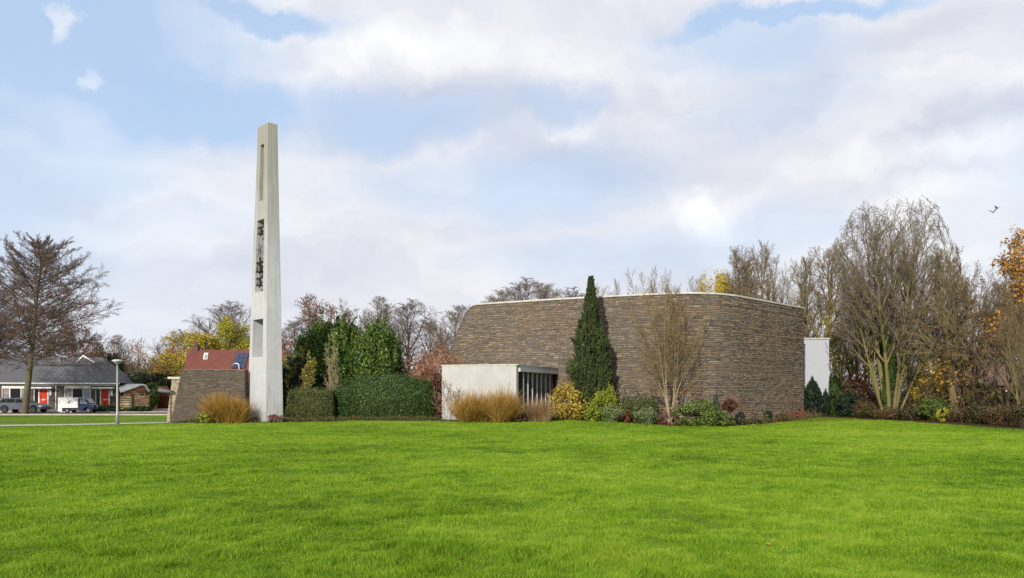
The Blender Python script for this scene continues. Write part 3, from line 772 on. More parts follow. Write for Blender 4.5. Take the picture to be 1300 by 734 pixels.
# slatted cream fence + timber fence
fe = empty('slatted_fence', (gx(162, 80.5), 80.5, .0)); tag(fe, 'short cream horizontal-slat fence in front of the timber outbuilding', 'fence')
m_ = MB()
for k in range(6): m_.box(-.75, .68, 0, .03, .28 + k * .24, .28 + k * .24 + .15)
m_.build('slat_panel', simple('cream_paint', S(222, 204, 160), S(196, 178, 136), 3), fe)
for x in (-.8, .7):
    m_ = MB(); m_.box(x - .05, x + .05, .035, .12, 0, 1.85); m_.build('post', M_timber, fe)
fe = empty('timber_fence', (gx(178, 80.5), 80.5, .0)); tag(fe, 'plain vertical-board timber fence right of the cream slatted fence', 'fence')
m_ = MB(); rs = random.Random(3)
for k in range(10): m_.box(-.86 + k * .17, -.86 + k * .17 + .155, 0, .03, .1, 1.72 + rs.uniform(-.01, .01), rnd=rs.random())
m_.build('board_panel', M_timberp, fe)
m_ = MB(); m_.box(.87, .98, -.02, .1, 0, 1.85); m_.build('post', M_timber, fe)
# ------------------------------------------------------------------ ground
def axis(segs):
    o = []
    for a, b, st in segs: o += list(np.arange(a, b, st))
    return np.array(o + [segs[-1][1]])
def sheet(name, X, Y, mat, lift=0, mask=None, warp=None):
    gxx, gyy = np.meshgrid(X, Y); 
    if warp is not None: gxx, gyy = warp(gxx, gyy)
    z = ground(gxx, gyy) + lift
    v = np.stack([gxx, gyy, z], -1).reshape(-1, 3); nx, ny = len(X), len(Y)
    i, j = np.meshgrid(np.arange(nx - 1), np.arange(ny - 1)); b = (j * nx + i).ravel()
    m = MB(); m.add(v, np.stack([b, b + 1, b + nx + 1, b + nx], 1))
    return tag(m.build(name, mat, smooth=True), kind='structure')
GA, GB, GC = (.085, .15, .008), (.16, .25, .012), (.035, .065, .006)
M_lawn, nt = newmat('lawn')
n_big = noise(nt, .09, 3, .6); n_mid = noise(nt, .7, 4, .65); n_f = noise(nt, 9, 5, .8)
f = math_(nt, 'ADD', math_(nt, 'MULTIPLY', n_big, .5), math_(nt, 'MULTIPLY', n_mid, .35)); f = math_(nt, 'ADD', f, math_(nt, 'MULTIPLY', n_f, .2))
finish(nt, ramp(nt, f, [(.35, GC), (.5, GA), (.72, GB)]), .9, n_f, .5, .04, spec=.1)
M_blade, nt = newmat('grass_blade')
n_big = noise(nt, .09, 3, .6); n_mid = noise(nt, .7, 4, .65); n_t = noise(nt, 3.5, 3, .6); a_ = attr(nt)
f = math_(nt, 'ADD', math_(nt, 'MULTIPLY', n_big, .62), math_(nt, 'MULTIPLY', n_mid, .44)); f = math_(nt, 'ADD', math_(nt, 'SUBTRACT', f, .17), math_(nt, 'MULTIPLY', a_, .22)); f = math_(nt, 'ADD', f, math_(nt, 'MULTIPLY', math_(nt, 'ADD', math_(nt, 'MULTIPLY', n_t, 2.0), -.5), .2))  # tuft noise also puts small shadows between tufts into the blade colour
cgr = ramp(nt, f, [(.34, (.045, .10, .008)), (.47, (.125, .25, .014)), (.62, (.245, .39, .026)), (.82, (.38, .45, .07))])
finish(nt, cgr, .55, spec=.12, transl=.45)
lawn = sheet('lawn', axis([(-400, -60, 20), (-60, -30, 2), (-30, 36, .25), (36, 60, 2), (60, 400.1, 20)]), axis([(-30, 4, 2), (4, 60, .25), (60, 90, 1.5), (90, 900, 30)]), M_lawn)
M_soil = simple('bed_soil', (.05, .035, .022), (.025, .02, .012), 6, .95, .6, .04)
M_litter, nt = newmat('leaf_litter')
n_ = noise(nt, 7, 6, .8); finish(nt, ramp(nt, n_, [(.3, (.02, .018, .01)), (.5, (.06, .04, .02)), (.62, (.11, .065, .03)), (.75, (.05, .07, .02))]), .95, n_, .8, .06, spec=.05)
# planting bed in front of tower, hedge and hall
front = lambda x: np.interp(x, [-21, -13.6, -9, -4.2, .2, 3, 6, 9, 12, 15, 18, 21, 22.6], [46.3, 45.3, 46.0, 44.2, 43.2, 46.0, 46.0, 44.9, 44.4, 46.4, 50.0, 54.0, 55.5])
back = lambda x: np.interp(x, [-21, -12, -8, -4, 0, 3, 10, 14, 21, 22.6], [46.9, 52, 56, 56, 56, 56, 56, 56, 60, 62])
X = np.arange(-20.5, 22.7, .25)
rs = np.random.RandomState(4)
bedm = MB(); rows = 8
vv = []
for k in range(rows):
    y = front(X) + (back(X) - front(X)) * k / (rows - 1) + (vnoise(X * 1.3, X * 0, 5) * .25 if k == 0 else 0)
    vv.append(np.stack([X, y, ground(X, y) + .006 + (.03 if k else 0)], 1))
nx = len(X); b = (np.arange(rows - 1)[:, None] * nx + np.arange(nx - 1)[None]).ravel()
bedm.add(np.concatenate(vv), np.stack([b, b + 1, b + nx + 1, b + nx], 1)); tag(bedm.build('planting_bed_soil', M_soil, smooth=True), kind='structure')
# woodland floor to the right and behind
def wood_edge(y): return np.interp(y, [20, 30, 36, 38, 44, 54, 56, 60, 140], [30, 27, 25.3, 24.6, 22.6, 21.6, 21.4, 20.6, 0])
Yw = axis([(20, 66, .5), (66, 140, 4)]); ww = np.linspace(0, 1, 22) ** 1.8
vv = [np.stack([wood_edge(y) + ww * 120 + (np.array([vnoise(y * 1.1, 0, 8) * .5] + [0] * 21)), np.full(22, y), np.zeros(22)], 1) for y in Yw]
v = np.concatenate(vv); v[:, 2] = ground(v[:, 0], v[:, 1]) + .012
b = (np.arange(len(Yw) - 1)[:, None] * 22 + np.arange(21)[None]).ravel()
m = MB(); m.add(v, np.stack([b, b + 1, b + 23, b + 22], 1)); tag(m.build('woodland_floor', M_litter, smooth=True), kind='structure')
# path, road, kerb, pavement
def strip(name, pts, w, mat, lift=.012, n=40, kind='structure'):
    pts = np.array(pts, float); t = np.linspace(0, 1, n); s = np.concatenate([[0], np.cumsum(np.linalg.norm(np.diff(pts, axis=0), axis=1))]); s /= s[-1]
    p = np.stack([np.interp(t, s, pts[:, 0]), np.interp(t, s, pts[:, 1])], 1); d = norm(np.gradient(p, axis=0)); nn = np.stack([-d[:, 1], d[:, 0]], 1)
    a = p - nn * w / 2; c = p + nn * w / 2; V = []
    for i in range(n): V += [(a[i, 0], a[i, 1], G(*a[i]) + lift), (c[i, 0], c[i, 1], G(*c[i]) + lift)]
    m = MB(); m.add(V, [[2 * i, 2 * i + 2, 2 * i + 3, 2 * i + 1][::-1] for i in range(n - 1)]); return tag(m.build(name, mat), kind=kind)
M_path = simple('path_concrete', S(176, 172, 160), S(150, 146, 134), 2, .9)
M_asph = simple('asphalt', (.11, .11, .11), (.085, .085, .085), 5, .9)
strip('path', [(-70, 26), (-28.2, 43.5), (-20.5, 46.9), (-14, 50)], 2.4, M_path, .03)
strip('road', [(-110, 73.6), (-20, 73.6)], 10.5, M_asph, .012, 60)
strip('pavement', [(-110, 81.0), (-22, 81.0)], 4.0, simple('paving', S(140, 136, 130), S(120, 116, 110), 3, .9), .03, 60)
strip('driveway', [(gx(207, 79), 78.5), (gx(203, 90), 92)], 4.2, simple('driveway_paving', S(176, 166, 158), S(150, 140, 134), 3, .9), .04)
k_ = MB(); k_.box(-110, -20, 68.15, 68.3, -.05, .10); tag(k_.build('kerb', M_path), kind='structure')
k_ = MB(); k_.box(-110, -20, 78.86, 79.0, -.05, .11); tag(k_.build('kerb', M_path), kind='structure')

# grass blades: as dense on screen far away as near
def blades():
    rs = np.random.RandomState(12)
    NB = 1150000
    u = rs.rand(NB); Y0, Y1 = 4.6, 47.5
    y = Y0 * (Y1 / Y0) ** (u ** .92); x = (rs.rand(NB) * 2 - 1) * (.72 * y + 1.2)
    k = np.ones(NB, bool)
    k &= ~((x > -21) & (x < 22.6) & (y > front(x) + vnoise(x * 1.3, x * 0, 5) * .25)) & (x < wood_edge(y) + .15)
    # keep the path free
    yp = 43.5 + (x + 28.2) * .4416; k &= ~((x < -14) & (np.abs(y - yp) < 1.35))
    x, y = x[k], y[k]; n = len(x)
    z = ground(x, y)
    cl = fbm(x * 2.8, y * 2.8, 21, 2); cl2 = fbm(x * .9, y * .9, 31, 2)
    h = (.006 + .115 * cl ** 2.6 + .028 * cl2) * (.5 + .7 * rs.rand(n)) * np.interp(y, [5, 20, 48], [1, .85, .6])
    w = .0028 * np.maximum(1, y / 7.5) ** .95 * (.7 + .6 * rs.rand(n))
    la = fbm(x * 2.2, y * 2.2, 41, 2) * 12 + rs.randn(n) * 1.2; lm = (.25 + .6 * rs.rand(n)) * h
    az = rs.rand(n) * 6.283
    sx, sy = np.cos(az) * w, np.sin(az) * w
    # turn most blades broadside enough to be seen from anywhere
    lx, ly = np.cos(la) * lm, np.sin(la) * lm
    r = np.zeros((n, 5, 3))
    r[:, 0] = np.stack([x - sx, y - sy, z - .004], 1); r[:, 1] = np.stack([x + sx, y + sy, z - .004], 1)
    r[:, 2] = np.stack([x + lx * .3 - sx * .8, y + ly * .3 - sy * .8, z + h * .6], 1); r[:, 3] = np.stack([x + lx * .3 + sx * .8, y + ly * .3 + sy * .8, z + h * .6], 1)
    r[:, 4] = np.stack([x + lx, y + ly, z + h], 1)
    b = np.arange(n)[:, None] * 5
    m = MB(); m.add(r.reshape(-1, 3), b + np.array([[0, 1, 3, 2]]), b + np.array([[2, 3, 4]]), rnd=np.repeat(rs.rand(n), 5))
    o = m.build('grass', M_blade); tag(o, 'short bright green mown grass blades over the whole lawn', 'grass', kind='stuff')
blades()
# small weeds, dead stalks and leaves that knit the bed plants together
rs = np.random.RandomState(55); cv = MB(); n = 900
cx_ = rs.uniform(-20, 21.5, n); cy_ = front(cx_) + .12 + rs.rand(n) ** 1.4 * 1.7
k = ~((cx_ > -14.6) & (cx_ < -13.4)) & ~((cx_ > -4.2) & (cx_ < .3) & (cy_ > 44.3)); cx_, cy_ = cx_[k], cy_[k]
for i in range(len(cx_)):
    m_ = rs.randint(14, 60); sp = rs.uniform(.1, .3); hh_ = rs.uniform(.05, .28)
    c_ = np.stack([cx_[i] + rs.randn(m_) * sp, cy_[i] + np.abs(rs.randn(m_)) * sp * .6, G(cx_[i], cy_[i]) + .03 + rs.rand(m_) * hh_], 1)
    quads_at(cv, c_, .045, rs, rnd=np.clip(rs.rand() + rs.randn(m_) * .12, 0, 1))
o = cv.build('ground_cover', leafmat('leaf_ground_cover', [S(60, 64, 34), S(84, 62, 44), S(70, 84, 42), S(104, 80, 54), S(92, 98, 54), S(74, 50, 40)], .2, patch=.3)); tag(o, 'small mixed weeds and dead leaves covering the soil of the planting bed', 'ground cover', kind='stuff')
st_ = MB(); n = 380; cx_ = rs.uniform(-20, 21.5, n); cy_ = front(cx_) + .3 + rs.rand(n) * 1.2
k = ~((cx_ > -14.6) & (cx_ < -4.3)) & ~((cx_ > -4.4) & (cx_ < .3) & (cy_ > 44.3)); cx_, cy_ = cx_[k], cy_[k]; n = len(cx_)
P = np.zeros((n, 3, 3)); P[:, 0] = np.stack([cx_, cy_, ground(cx_, cy_)], 1); hh_ = rs.uniform(.2, .75, n)
for j in (1, 2): P[:, j] = P[:, 0] + np.stack([rs.randn(n) * .08 * j, rs.randn(n) * .08 * j, hh_ * j / 2], 1)
tubes(st_, P, np.broadcast_to(np.array([.01, .008, .005]), (n, 3)), 3); o = st_.build('dead_stalks', simple('dead_stalk', S(140, 116, 84), S(96, 74, 54), 5)); tag(o, 'thin brown dead stalks standing among the bed plants', 'stalks', kind='stuff')
# a few fallen leaves
rs = np.random.RandomState(77); n = 16
y = 6.5 * (46 / 6.5) ** rs.rand(n); x = (rs.rand(n) * 2 - 1) * .66 * y
y2 = 37 + rs.rand(120) * 15; x2 = wood_edge(y2) - rs.rand(120) ** 2 * 4; x = np.concatenate([x, x2]); y = np.concatenate([y, y2])
x3 = 6 + rs.rand(160) * 14; y3 = front(x3) - rs.rand(160) ** 1.6 * 2.0; x = np.concatenate([x, x3]); y = np.concatenate([y, y3])
m = MB(); quads_at(m, np.stack([x, y, ground(x, y) + .035], 1), .04, rs, outward=np.tile([0, 0, 1.], (len(x), 1)), aspect=1.3)
tag(m.build('fallen_leaves', leafmat('fallen_leaf', [S(120, 84, 44), S(176, 130, 66), S(150, 90, 50)], .1)), 'brown and tan autumn leaves scattered over the lawn', 'leaves', kind='stuff')

# ------------------------------------------------------------------ street lamp
lp = empty('street_lamp', (gx(149, 44.4), 44.4, G(gx(149, 44.4), 44.4))); tag(lp, 'grey street lamp with a shallow dish-shaped head beside the path', 'street lamp')
M_galv = simple('galvanised_pole', S(150, 152, 152), S(128, 130, 132), 3, .45, bstr=.05, metal=.2)
m = MB(); m.lathe([(.10, -.1), (.10, .55), (.095, .62), (.062, .68), (.05, 3.35), (.05, 3.4)], sides=12); m.build('pole', M_galv, lp, True)
m = MB(); m.lathe([(.06, 3.36), (.08, 3.42), (.17, 3.5), (.2, 3.53)], sides=18); m.build('lamp_neck', M_galv, lp, True)
m = MB(); m.lathe([(.19, 3.533), (.27, 3.57), (.29, 3.6), (.29, 3.62), (.2, 3.67), (.05, 3.69)], sides=24); m.build('lamp_shade', simple('lamp_white', S(186, 190, 188), S(168, 170, 170), 3, .4), lp, True)

# ------------------------------------------------------------------ vehicles
M_tyre = simple('tyre', (.02, .02, .02), (.03, .03, .03), 9, .85); M_rim = simple('rim', S(190, 192, 196), S(140, 142, 146), 6, .3, metal=.8); M_rimw = simple('white_rim', S(220, 220, 218))
def wheel(par, x, y, r, w, rim):
    m = MB(); m.lathe([(r * .6, -w / 2), (r * .93, -w / 2), (r, -w * .3), (r, w * .3), (r * .93, w / 2), (r * .6, w / 2)], (x, y, r), 22, 'y'); o = m.build('wheel', M_tyre, par, True)
    m = MB(); s = -1 if y < 0 else 1
    m.lathe([(r * .62, 0), (r * .62, s * w * .47), (r * .5, s * w * .4), (r * .12, s * w * .44)], (x, y, r), 22, 'y')
    for k in range(5):
        a = k * 2 * PI / 5; m.tube([(x + r * .1 * math.cos(a), y + s * w * .47, r + r * .1 * math.sin(a)), (x + r * .58 * math.cos(a), y + s * w * .5, r + r * .58 * math.sin(a))], r * .07, 4)
    m.build('rim', rim, o)
def arch(cx, r, z0=.27, n=9): return [(cx - r * math.cos(PI * i / (n - 1)), max(z0, .33 + r * math.sin(PI * i / (n - 1)))) for i in range(n)]
def estate(label, x, y, z, mat, rz=0, group=None):
    c = empty('estate_car', (x, y, z), rz); tag(c, label, 'car', group)
    prof = [(0.03, .42), (.1, .28)] + arch(1.05, .39) + arch(3.85, .39) + [(4.42, .28), (4.6, .36), (4.64, .58), (4.55, .74), (4.3, .83), (3.35, .96), (2.2, 1.0), (.12, 1.0), (.0, .8)]
    m = MB(); m.prism(prof, -.9, .9, 'y'); m.build('body', mat, c, bevel=.06)
    m = MB(); m.hexa([(.1, -.86, .97), (3.45, -.86, .93), (3.45, .86, .93), (.1, .86, .97), (.55, -.66, 1.45), (2.35, -.66, 1.46), (2.35, .66, 1.46), (.55, .66, 1.45)]); m.build('roof', mat, c, bevel=.05)
    for s in (-1, 1):
        for (a, b, a2, b2) in ((.45, 1.12, .76, 1.12), (1.18, 2.05, 1.18, 2.0), (2.11, 3.1, 2.06, 2.4)):
            m = MB(); yo, yi = .855, .70
            P = [(a, yo + .012, 1.02), (b, yo + .012, 1.02), (b2, yi + .012, 1.37), (a2, yi + .012, 1.37)]
            m.hexa([(p[0], s * (p[1] - .05), p[2]) for p in P] + [(p[0], s * p[1], p[2]) for p in P]) ; m.build('window', M_glass, c)
        m = MB(); m.box(.0, .18, s * .9 - (.02 if s > 0 else 0), s * .9 + (.02 if s < 0 else 0), .72, .92); m.box(-.02, .04, min(s * .55, s * .88), max(s * .55, s * .88), .70, .95); m.build('taillight', simple('tail_red', S(170, 24, 20), S(140, 18, 16), 2, .2), c)
        m = MB(); m.box(4.36, 4.63, min(s * .58, s * .905), max(s * .58, s * .905), .60, .72); m.build('headlight', simple('lamp_clear', S(214, 220, 224), None, 2, .1), c)
        m = MB(); m.box(2.95, 3.1, min(s * .9, s * 1.04), max(s * .9, s * 1.04), .98, 1.1); m.build('side_mirror', mat, c)
        m = MB(); m.tube([(.6, s * .62, 1.48), (2.2, s * .62, 1.49)], .018, 5); m.build('roof_rail', M_iron, c)
    for (P) in ([(.2, -.7, 1.03), (.2, .7, 1.03), (.5, .6, 1.4), (.5, -.6, 1.4)], [(3.27, -.7, 1.0), (3.27, .7, 1.0), (2.44, .6, 1.42), (2.44, -.6, 1.42)]):
        dx = -.04 if P[0][0] < 1 else .04
        m = MB(); m.hexa(P + [(p[0] + dx, p[1], p[2] + .02) for p in P]); m.build('windscreen', M_glass, c)
    for wx in (1.05, 3.85):
        for s in (-1, 1): wheel(c, wx, s * .82, .33, .2, M_rim)
    return c
def paint(name, c): return simple(name, c, tuple(k * .93 for k in c), 2, .28, bstr=0, metal=.3, spec=.5)
estate('grey estate car parked in front of the terrace behind the leaning tree trunk', gx(0, 77.5) - .05, 77.5, .012, paint('grey_car_paint', (.10, .115, .14)))
# mini truck
tk = empty('mini_truck', (gx(78, 77.3), 77.3, .012)); tag(tk, 'tiny blue-cabbed truck with a white box body parked by the houses', 'truck')
M_blue = paint('navy_paint', (.012, .022, .065))
m = MB(); m.box(.42, 1.97, -.66, .66, .50, 1.50); cb = m.build('cargo_box', M_paintw, tk, bevel=.02)
m = MB(); m.box(0, .415, -.62, .62, .14, 1.50); lk = m.build('rear_locker', M_paintw, tk, bevel=.02)
m = MB(); m.box(.25, .36, -.633, -.621, .35, .45); m.build('latch', simple('amber_latch', S(196, 120, 60)), lk)
for s in (-1, 1):   # blue mark on the box: a little sail over a bar
    yy = (-.668, -.662) if s < 0 else (.662, .668)
    m = MB(); m.prism([(1.06, 1.04), (1.20, 1.04), (1.20, 1.24)], yy[0], yy[1], 'y'); m.prism([(1.0, .93), (1.26, .93), (1.26, 1.0), (1.0, 1.0)], yy[0], yy[1], 'y'); m.build('emblem', simple('emblem_blue', S(40, 62, 120)), cb)
m = MB(); m.box(.425, 2.0, -.5, .5, .28, .49); m.build('chassis', M_iron, tk)
m = MB(); m.prism([(1.99, .2), (2.5, .2), (2.58, .5), (2.95, .55), (3.2, .3), (3.3, .3), (3.28, .78), (3.05, .9), (2.72, 1.38), (2.5, 1.45), (2.0, 1.45)], -.62, .62, 'y'); m.build('cab', M_blue, tk, bevel=.04)
for s in (-1, 1):
    m = MB(); m.prism([(2.15, .9), (2.88, .9), (2.64, 1.33), (2.2, 1.33)], *( (-.628, -.60) if s < 0 else (.60, .628)), 'y'); m.build('window', M_glassl, tk)
    m = MB(); m.box(3.2, 3.3, min(s * .35, s * .55), max(s * .35, s * .55), .55, .7); m.build('headlight', simple('lamp_clear', S(214, 220, 224), None, 2, .1), tk)
    for wx in (.9, 2.95): wheel(tk, wx, s * .56, .24, .15, M_rimw)
m = MB(); m.hexa([(2.83, -.52, 1.32), (3.08, -.52, .93), (3.08, .52, .93), (2.83, .52, 1.32), (2.86, -.52, 1.34), (3.11, -.52, .95), (3.11, .52, .95), (2.86, .52, 1.34)]) if False else m.hexa([(3.0, -.5, .95), (3.0, .5, .95), (2.74, .48, 1.34), (2.74, -.48, 1.34), (3.04, -.5, .97), (3.04, .5, .97), (2.78, .48, 1.36), (2.78, -.48, 1.36)]); m.build('windscreen', M_glassl, tk)

# far right: low building and parked cars glimpsed through the wood
lb = empty('low_brown_house', (gx(1262, 92), 92, 0)); tag(lb, 'low brown-roofed house glimpsed through the wood at the far right', 'house')
m = MB(); m.box(-4, 9, 0, 7, -.2, 3.1); m.build('wall', M_brown, lb)
m = MB(); m.prism([(-.5, 2.9), (7.5, 2.9), (7.5, 3.11), (3.5, 5.6), (-.5, 3.11)], -4.3, 9.3, 'x'); m.build('roof', simple('brown_roof', S(98, 80, 72), S(78, 62, 56), 4), lb)
for x in (-2.8, .2, 3.4, 6.4):
    m = MB(); m.box(x, x + 1.5, -.06, -.003, .9, 2.3); w_ = m.build('window', M_paintw, lb); m = MB(); m.box(x + .1, x + 1.4, -.08, -.063, 1.0, 2.2); m.build('pane', M_glass, w_)
estate('white parked car seen between the dark tree trunks on the right', gx(1188, 84), 84, .02, paint('white_car_paint', (.7, .7, .7)), .05, 'cars beyond the wood')
estate('silver parked car seen through the wood nearer the right edge', gx(1262, 82), 82, .02, paint('silver_car_paint', (.4, .42, .44)), -.05, 'cars beyond the wood')

# two birds in the sky
def bird(label, px, py, Y, flap, rz):
    b = empty('bird', P3(px, py, Y), rz); b.scale = (.62,) * 3; tag(b, label, 'bird', None)
    m = MB(); m.lathe([(.005, -.2), (.03, -.16), (.05, -.05), (.045, .05), (.03, .13), (.028, .17), (.004, .22)], (0, 0, 0), 10, 'x')
    for s in (-1, 1):
        u = [(.09, 0, .01), (.13, s * .22, .22 * flap + .01), (.02, s * .5, .3 * flap), (-.05, s * .48, .3 * flap), (-.06, s * .2, .19 * flap), (-.07, 0, .01)]
        m.add([(p[0], p[1], p[2] + .008) for p in u] + [(p[0], p[1], p[2] - .008) for p in u], [[i, (i + 1) % 6, 6 + (i + 1) % 6, 6 + i] for i in range(6)], ngons=[list(range(6)), [11 - i for i in range(6)]])
    m.add([(-.15, 0, .01), (-.3, .07, .0), (-.3, -.07, .0), (-.15, 0, -.01), (-.3, .07, -.01), (-.3, -.07, -.01)], tris=[[0, 1, 2], [3, 5, 4]])
    m.build('body', simple('grey_feathers', S(110, 110, 116), S(70, 70, 76), 5), b)
bird('small grey bird flying with raised wings, lower of the two in the sky', 1260.5, 270, 55, 1.2, .6)
bird('small grey bird gliding with half-raised wings, upper of the two in the sky', 1265.5, 264.5, 56, .7, 2.2)
# ------------------------------------------------------------------ vegetation
B_grey = barkmat('bark_grey_brown', S(122, 108, 92), S(78, 68, 58)); B_olive = barkmat('bark_olive', S(134, 124, 88), S(92, 84, 58), S(96, 100, 52))
B_dark = barkmat('bark_dark', S(88, 74, 62), S(52, 44, 38)); B_pale = barkmat('bark_pale', S(158, 146, 118), S(112, 102, 80), S(126, 120, 84))
T_purple = barkmat('twig_purple_brown', S(116, 98, 92), S(86, 74, 68)); T_brown = barkmat('twig_brown', S(134, 120, 94), S(100, 88, 68)); T_grey = barkmat('twig_grey', S(130, 118, 104), S(96, 86, 76))
T_olive = barkmat('twig_olive', S(134, 114, 82), S(98, 84, 60)); T_red = barkmat('twig_red', S(126, 92, 76), S(92, 68, 58))
L_yel = leafmat('leaf_yellow', [S(134, 128, 60), S(172, 158, 62), S(192, 174, 78), S(166, 132, 58)]); L_or = leafmat('leaf_orange', [S(122, 88, 42), S(160, 116, 52), S(182, 138, 62), S(140, 120, 56)])
L_brn = leafmat('leaf_brown', [S(72, 60, 44), S(98, 80, 54), S(122, 98, 62)]); L_yg = leafmat('leaf_yellow_green', [S(120, 124, 44), S(164, 160, 50), S(190, 176, 60)])
L_rus = leafmat('leaf_russet', [S(104, 74, 60), S(130, 92, 72), S(156, 110, 84)])
def vase(seed, nst=7, H=12, spread=(4, 24), n1=9, n2=10, n3=8, n4=3, r0=.16, trop=.05):
    rs = np.random.RandomState(seed); a = np.arange(nst) * 2.4 + rs.rand(nst) * .6; th = np.radians(np.linspace(spread[0], spread[1], nst) + rs.randn(nst) * 2)
    d = np.stack([np.sin(th) * np.cos(a), np.sin(th) * np.sin(a), np.cos(th)], 1); st = np.stack([np.cos(a) * .12, np.sin(a) * .12, np.zeros(nst) - .05], 1)
    sp = [dict(n=n1, t0=.22, ang=(34, 24), ratio=.42, shape=.6, k=7, wander=.06, trop=.09, rr=.5, rmin=.012),
          dict(n=n2, t0=.15, ang=(40, 28), ratio=.42, shape=.5, k=5, wander=.08, trop=.05, rr=.5, rmin=.01),
          dict(n=n3, t0=.1, ang=(40, 28), ratio=.45, shape=.4, k=4, wander=.09, trop=.03, rr=.5, rmin=.009)]
    if n4: sp.append(dict(n=n4, t0=.1, ang=(38, 28), ratio=.5, shape=.3, k=3, wander=.1, trop=.02, rr=.6, rmin=.0052))
    return grow(seed, st, d, H * (.95 - .25 * np.linspace(0, 1, nst)), np.full(nst, r0) * (1.1 - .4 * np.linspace(0, 1, nst)), sp, taper0=.12, wander0=.035, trop0=trop)
def broad(seed, H=12, n1=16, n2=10, n3=8, n4=4, t0=.28, ang=(62, 22), ratio=.52, r0=.26, trop=.08, rm=.010):
    sp = [dict(n=n1, t0=t0, ang=ang, ratio=ratio, shape=.75, k=7, wander=.09, trop=trop, rr=.42, rmin=.02),
          dict(n=n2, t0=.2, ang=(48, 30), ratio=.45, shape=.4, k=5, wander=.1, trop=.05, rr=.45, rmin=.014),
          dict(n=n3, t0=.12, ang=(45, 30), ratio=.45, shape=.35, k=4, wander=.12, trop=.03, rr=.5, rmin=rm)]
    if n4: sp.append(dict(n=n4, t0=.1, ang=(42, 28), ratio=.5, shape=.3, k=3, wander=.1, trop=.02, rr=.6, rmin=rm * .85))
    return grow(seed, [(0, 0, -.05)], [(0.02, .02, 1)], [H * .93], [r0], sp, taper0=.1, wander0=.045, trop0=.1)
def hgt(lv): return max(float(P[..., 2].max()) for P, R in lv)
PR = {}
def proto(key, lv, bark, twig, **k): PR[key] = (tree_meshes(key, lv, bark, twig, **k), hgt(lv))
def dome(seed, nst=12, H=12):
    rs = np.random.RandomState(seed); a = np.arange(nst) * 2.4 + rs.rand(nst) * .5; fr = (np.arange(nst) + .5) / nst; th = np.radians(2 + 27 * fr ** .75 + rs.randn(nst) * 1.5)
    d = np.stack([np.sin(th) * np.cos(a), np.sin(th) * np.sin(a), np.cos(th)], 1); st = np.stack([np.cos(a) * (.1 + .22 * fr), np.sin(a) * (.1 + .22 * fr), np.zeros(nst) - .05], 1)
    sp = [dict(n=18, t0=.28, ang=(30, 36), ratio=.33, shape=.22, k=7, wander=.035, trop=.035, rr=.42, rmin=.012),
          dict(n=8, t0=.15, ang=(34, 24), ratio=.42, shape=.5, k=5, wander=.05, trop=.04, rr=.45, rmin=.0075),
          dict(n=6, t0=.1, ang=(34, 24), ratio=.46, shape=.4, k=4, wander=.06, trop=.03, rr=.5, rmin=.006),
          dict(n=3, t0=.1, ang=(30, 24), ratio=.5, shape=.3, k=3, wander=.06, trop=.02, rr=.6, rmin=.0045)]
    return grow(seed, st, d, H * (.80 - .13 * fr ** 2), .16 * (1.1 - .7 * fr), sp, taper0=.10, wander0=.02, trop0=.035, k0=11)
proto('vase', dome_clamp(dome(3), (0, 0, 6.3), (3.5, 3.5, 6.2)), B_olive, T_grey)
proto('vase2', vase(8, 5, 12, (3, 20), 9, 9, 8, 2), B_olive, T_brown)
proto('vase_leaf', vase(14, 4, 12, (3, 18), 9, 8, 6, 0), B_olive, T_olive, leafm=L_yg, leafs=.13, leafn=.35, leafspread=.12, seed=5)
proto('broad', dome_clamp(broad(5), (0, 0, 6), (6.0, 6.0, 7.6), .72), B_dark, T_purple)
proto('broad2', dome_clamp(broad(6, n1=18, ang=(55, 18), ratio=.5), (0, 0, 6), (5.2, 5.2, 7.6), .72), B_grey, T_grey)
proto('broad_brown', broad(7, n1=14, n4=3, ang=(50, 20)), B_dark, T_brown, leafm=L_brn, leafs=.12, leafn=.22, leafspread=.1, seed=6)
proto('tall', broad(9, n1=20, t0=.35, ang=(38, 16), ratio=.36, r0=.2, trop=.14, n4=3), B_grey, T_brown)
proto('ivy_tall', broad(10, n1=14, t0=.3, ang=(48, 18), ratio=.42, r0=.3, n4=3), barkmat('bark_ivy', S(120, 104, 72), S(84, 72, 50), S(70, 84, 40)), T_brown)
proto('yellow', broad(12, n1=16, n2=9, n3=7, n4=0, t0=.12, ang=(60, 24), ratio=.55), B_grey, T_brown, leafm=L_yel, leafs=.14, leafn=4, leafspread=.25, seed=8)
proto('yelgreen', broad(13, n1=16, n2=9, n3=7, n4=0, t0=.12, ang=(60, 24), ratio=.55), B_grey, T_olive, leafm=L_yg, leafs=.14, leafn=3, leafspread=.22, seed=9)
proto('orange', broad(15, n1=16, n2=9, n3=7, n4=0, t0=.15, ang=(65, 28), ratio=.5), B_dark, T_brown, leafm=L_or, leafs=.15, leafn=2.4, leafspread=.2, seed=10)
proto('peach', broad(16, n1=12, n2=8, n3=7, n4=2, t0=.2), B_grey, T_brown, leafm=leafmat('leaf_peach', [S(150, 116, 78), S(188, 140, 88), S(170, 118, 66)]), leafs=.15, leafn=.35, leafspread=.15, seed=11)
proto('russet', broad(17, n1=16, n2=10, n3=8, n4=3, t0=.2), B_dark, T_red, leafm=L_rus, leafs=.14, leafn=.3, leafspread=.12, seed=12)
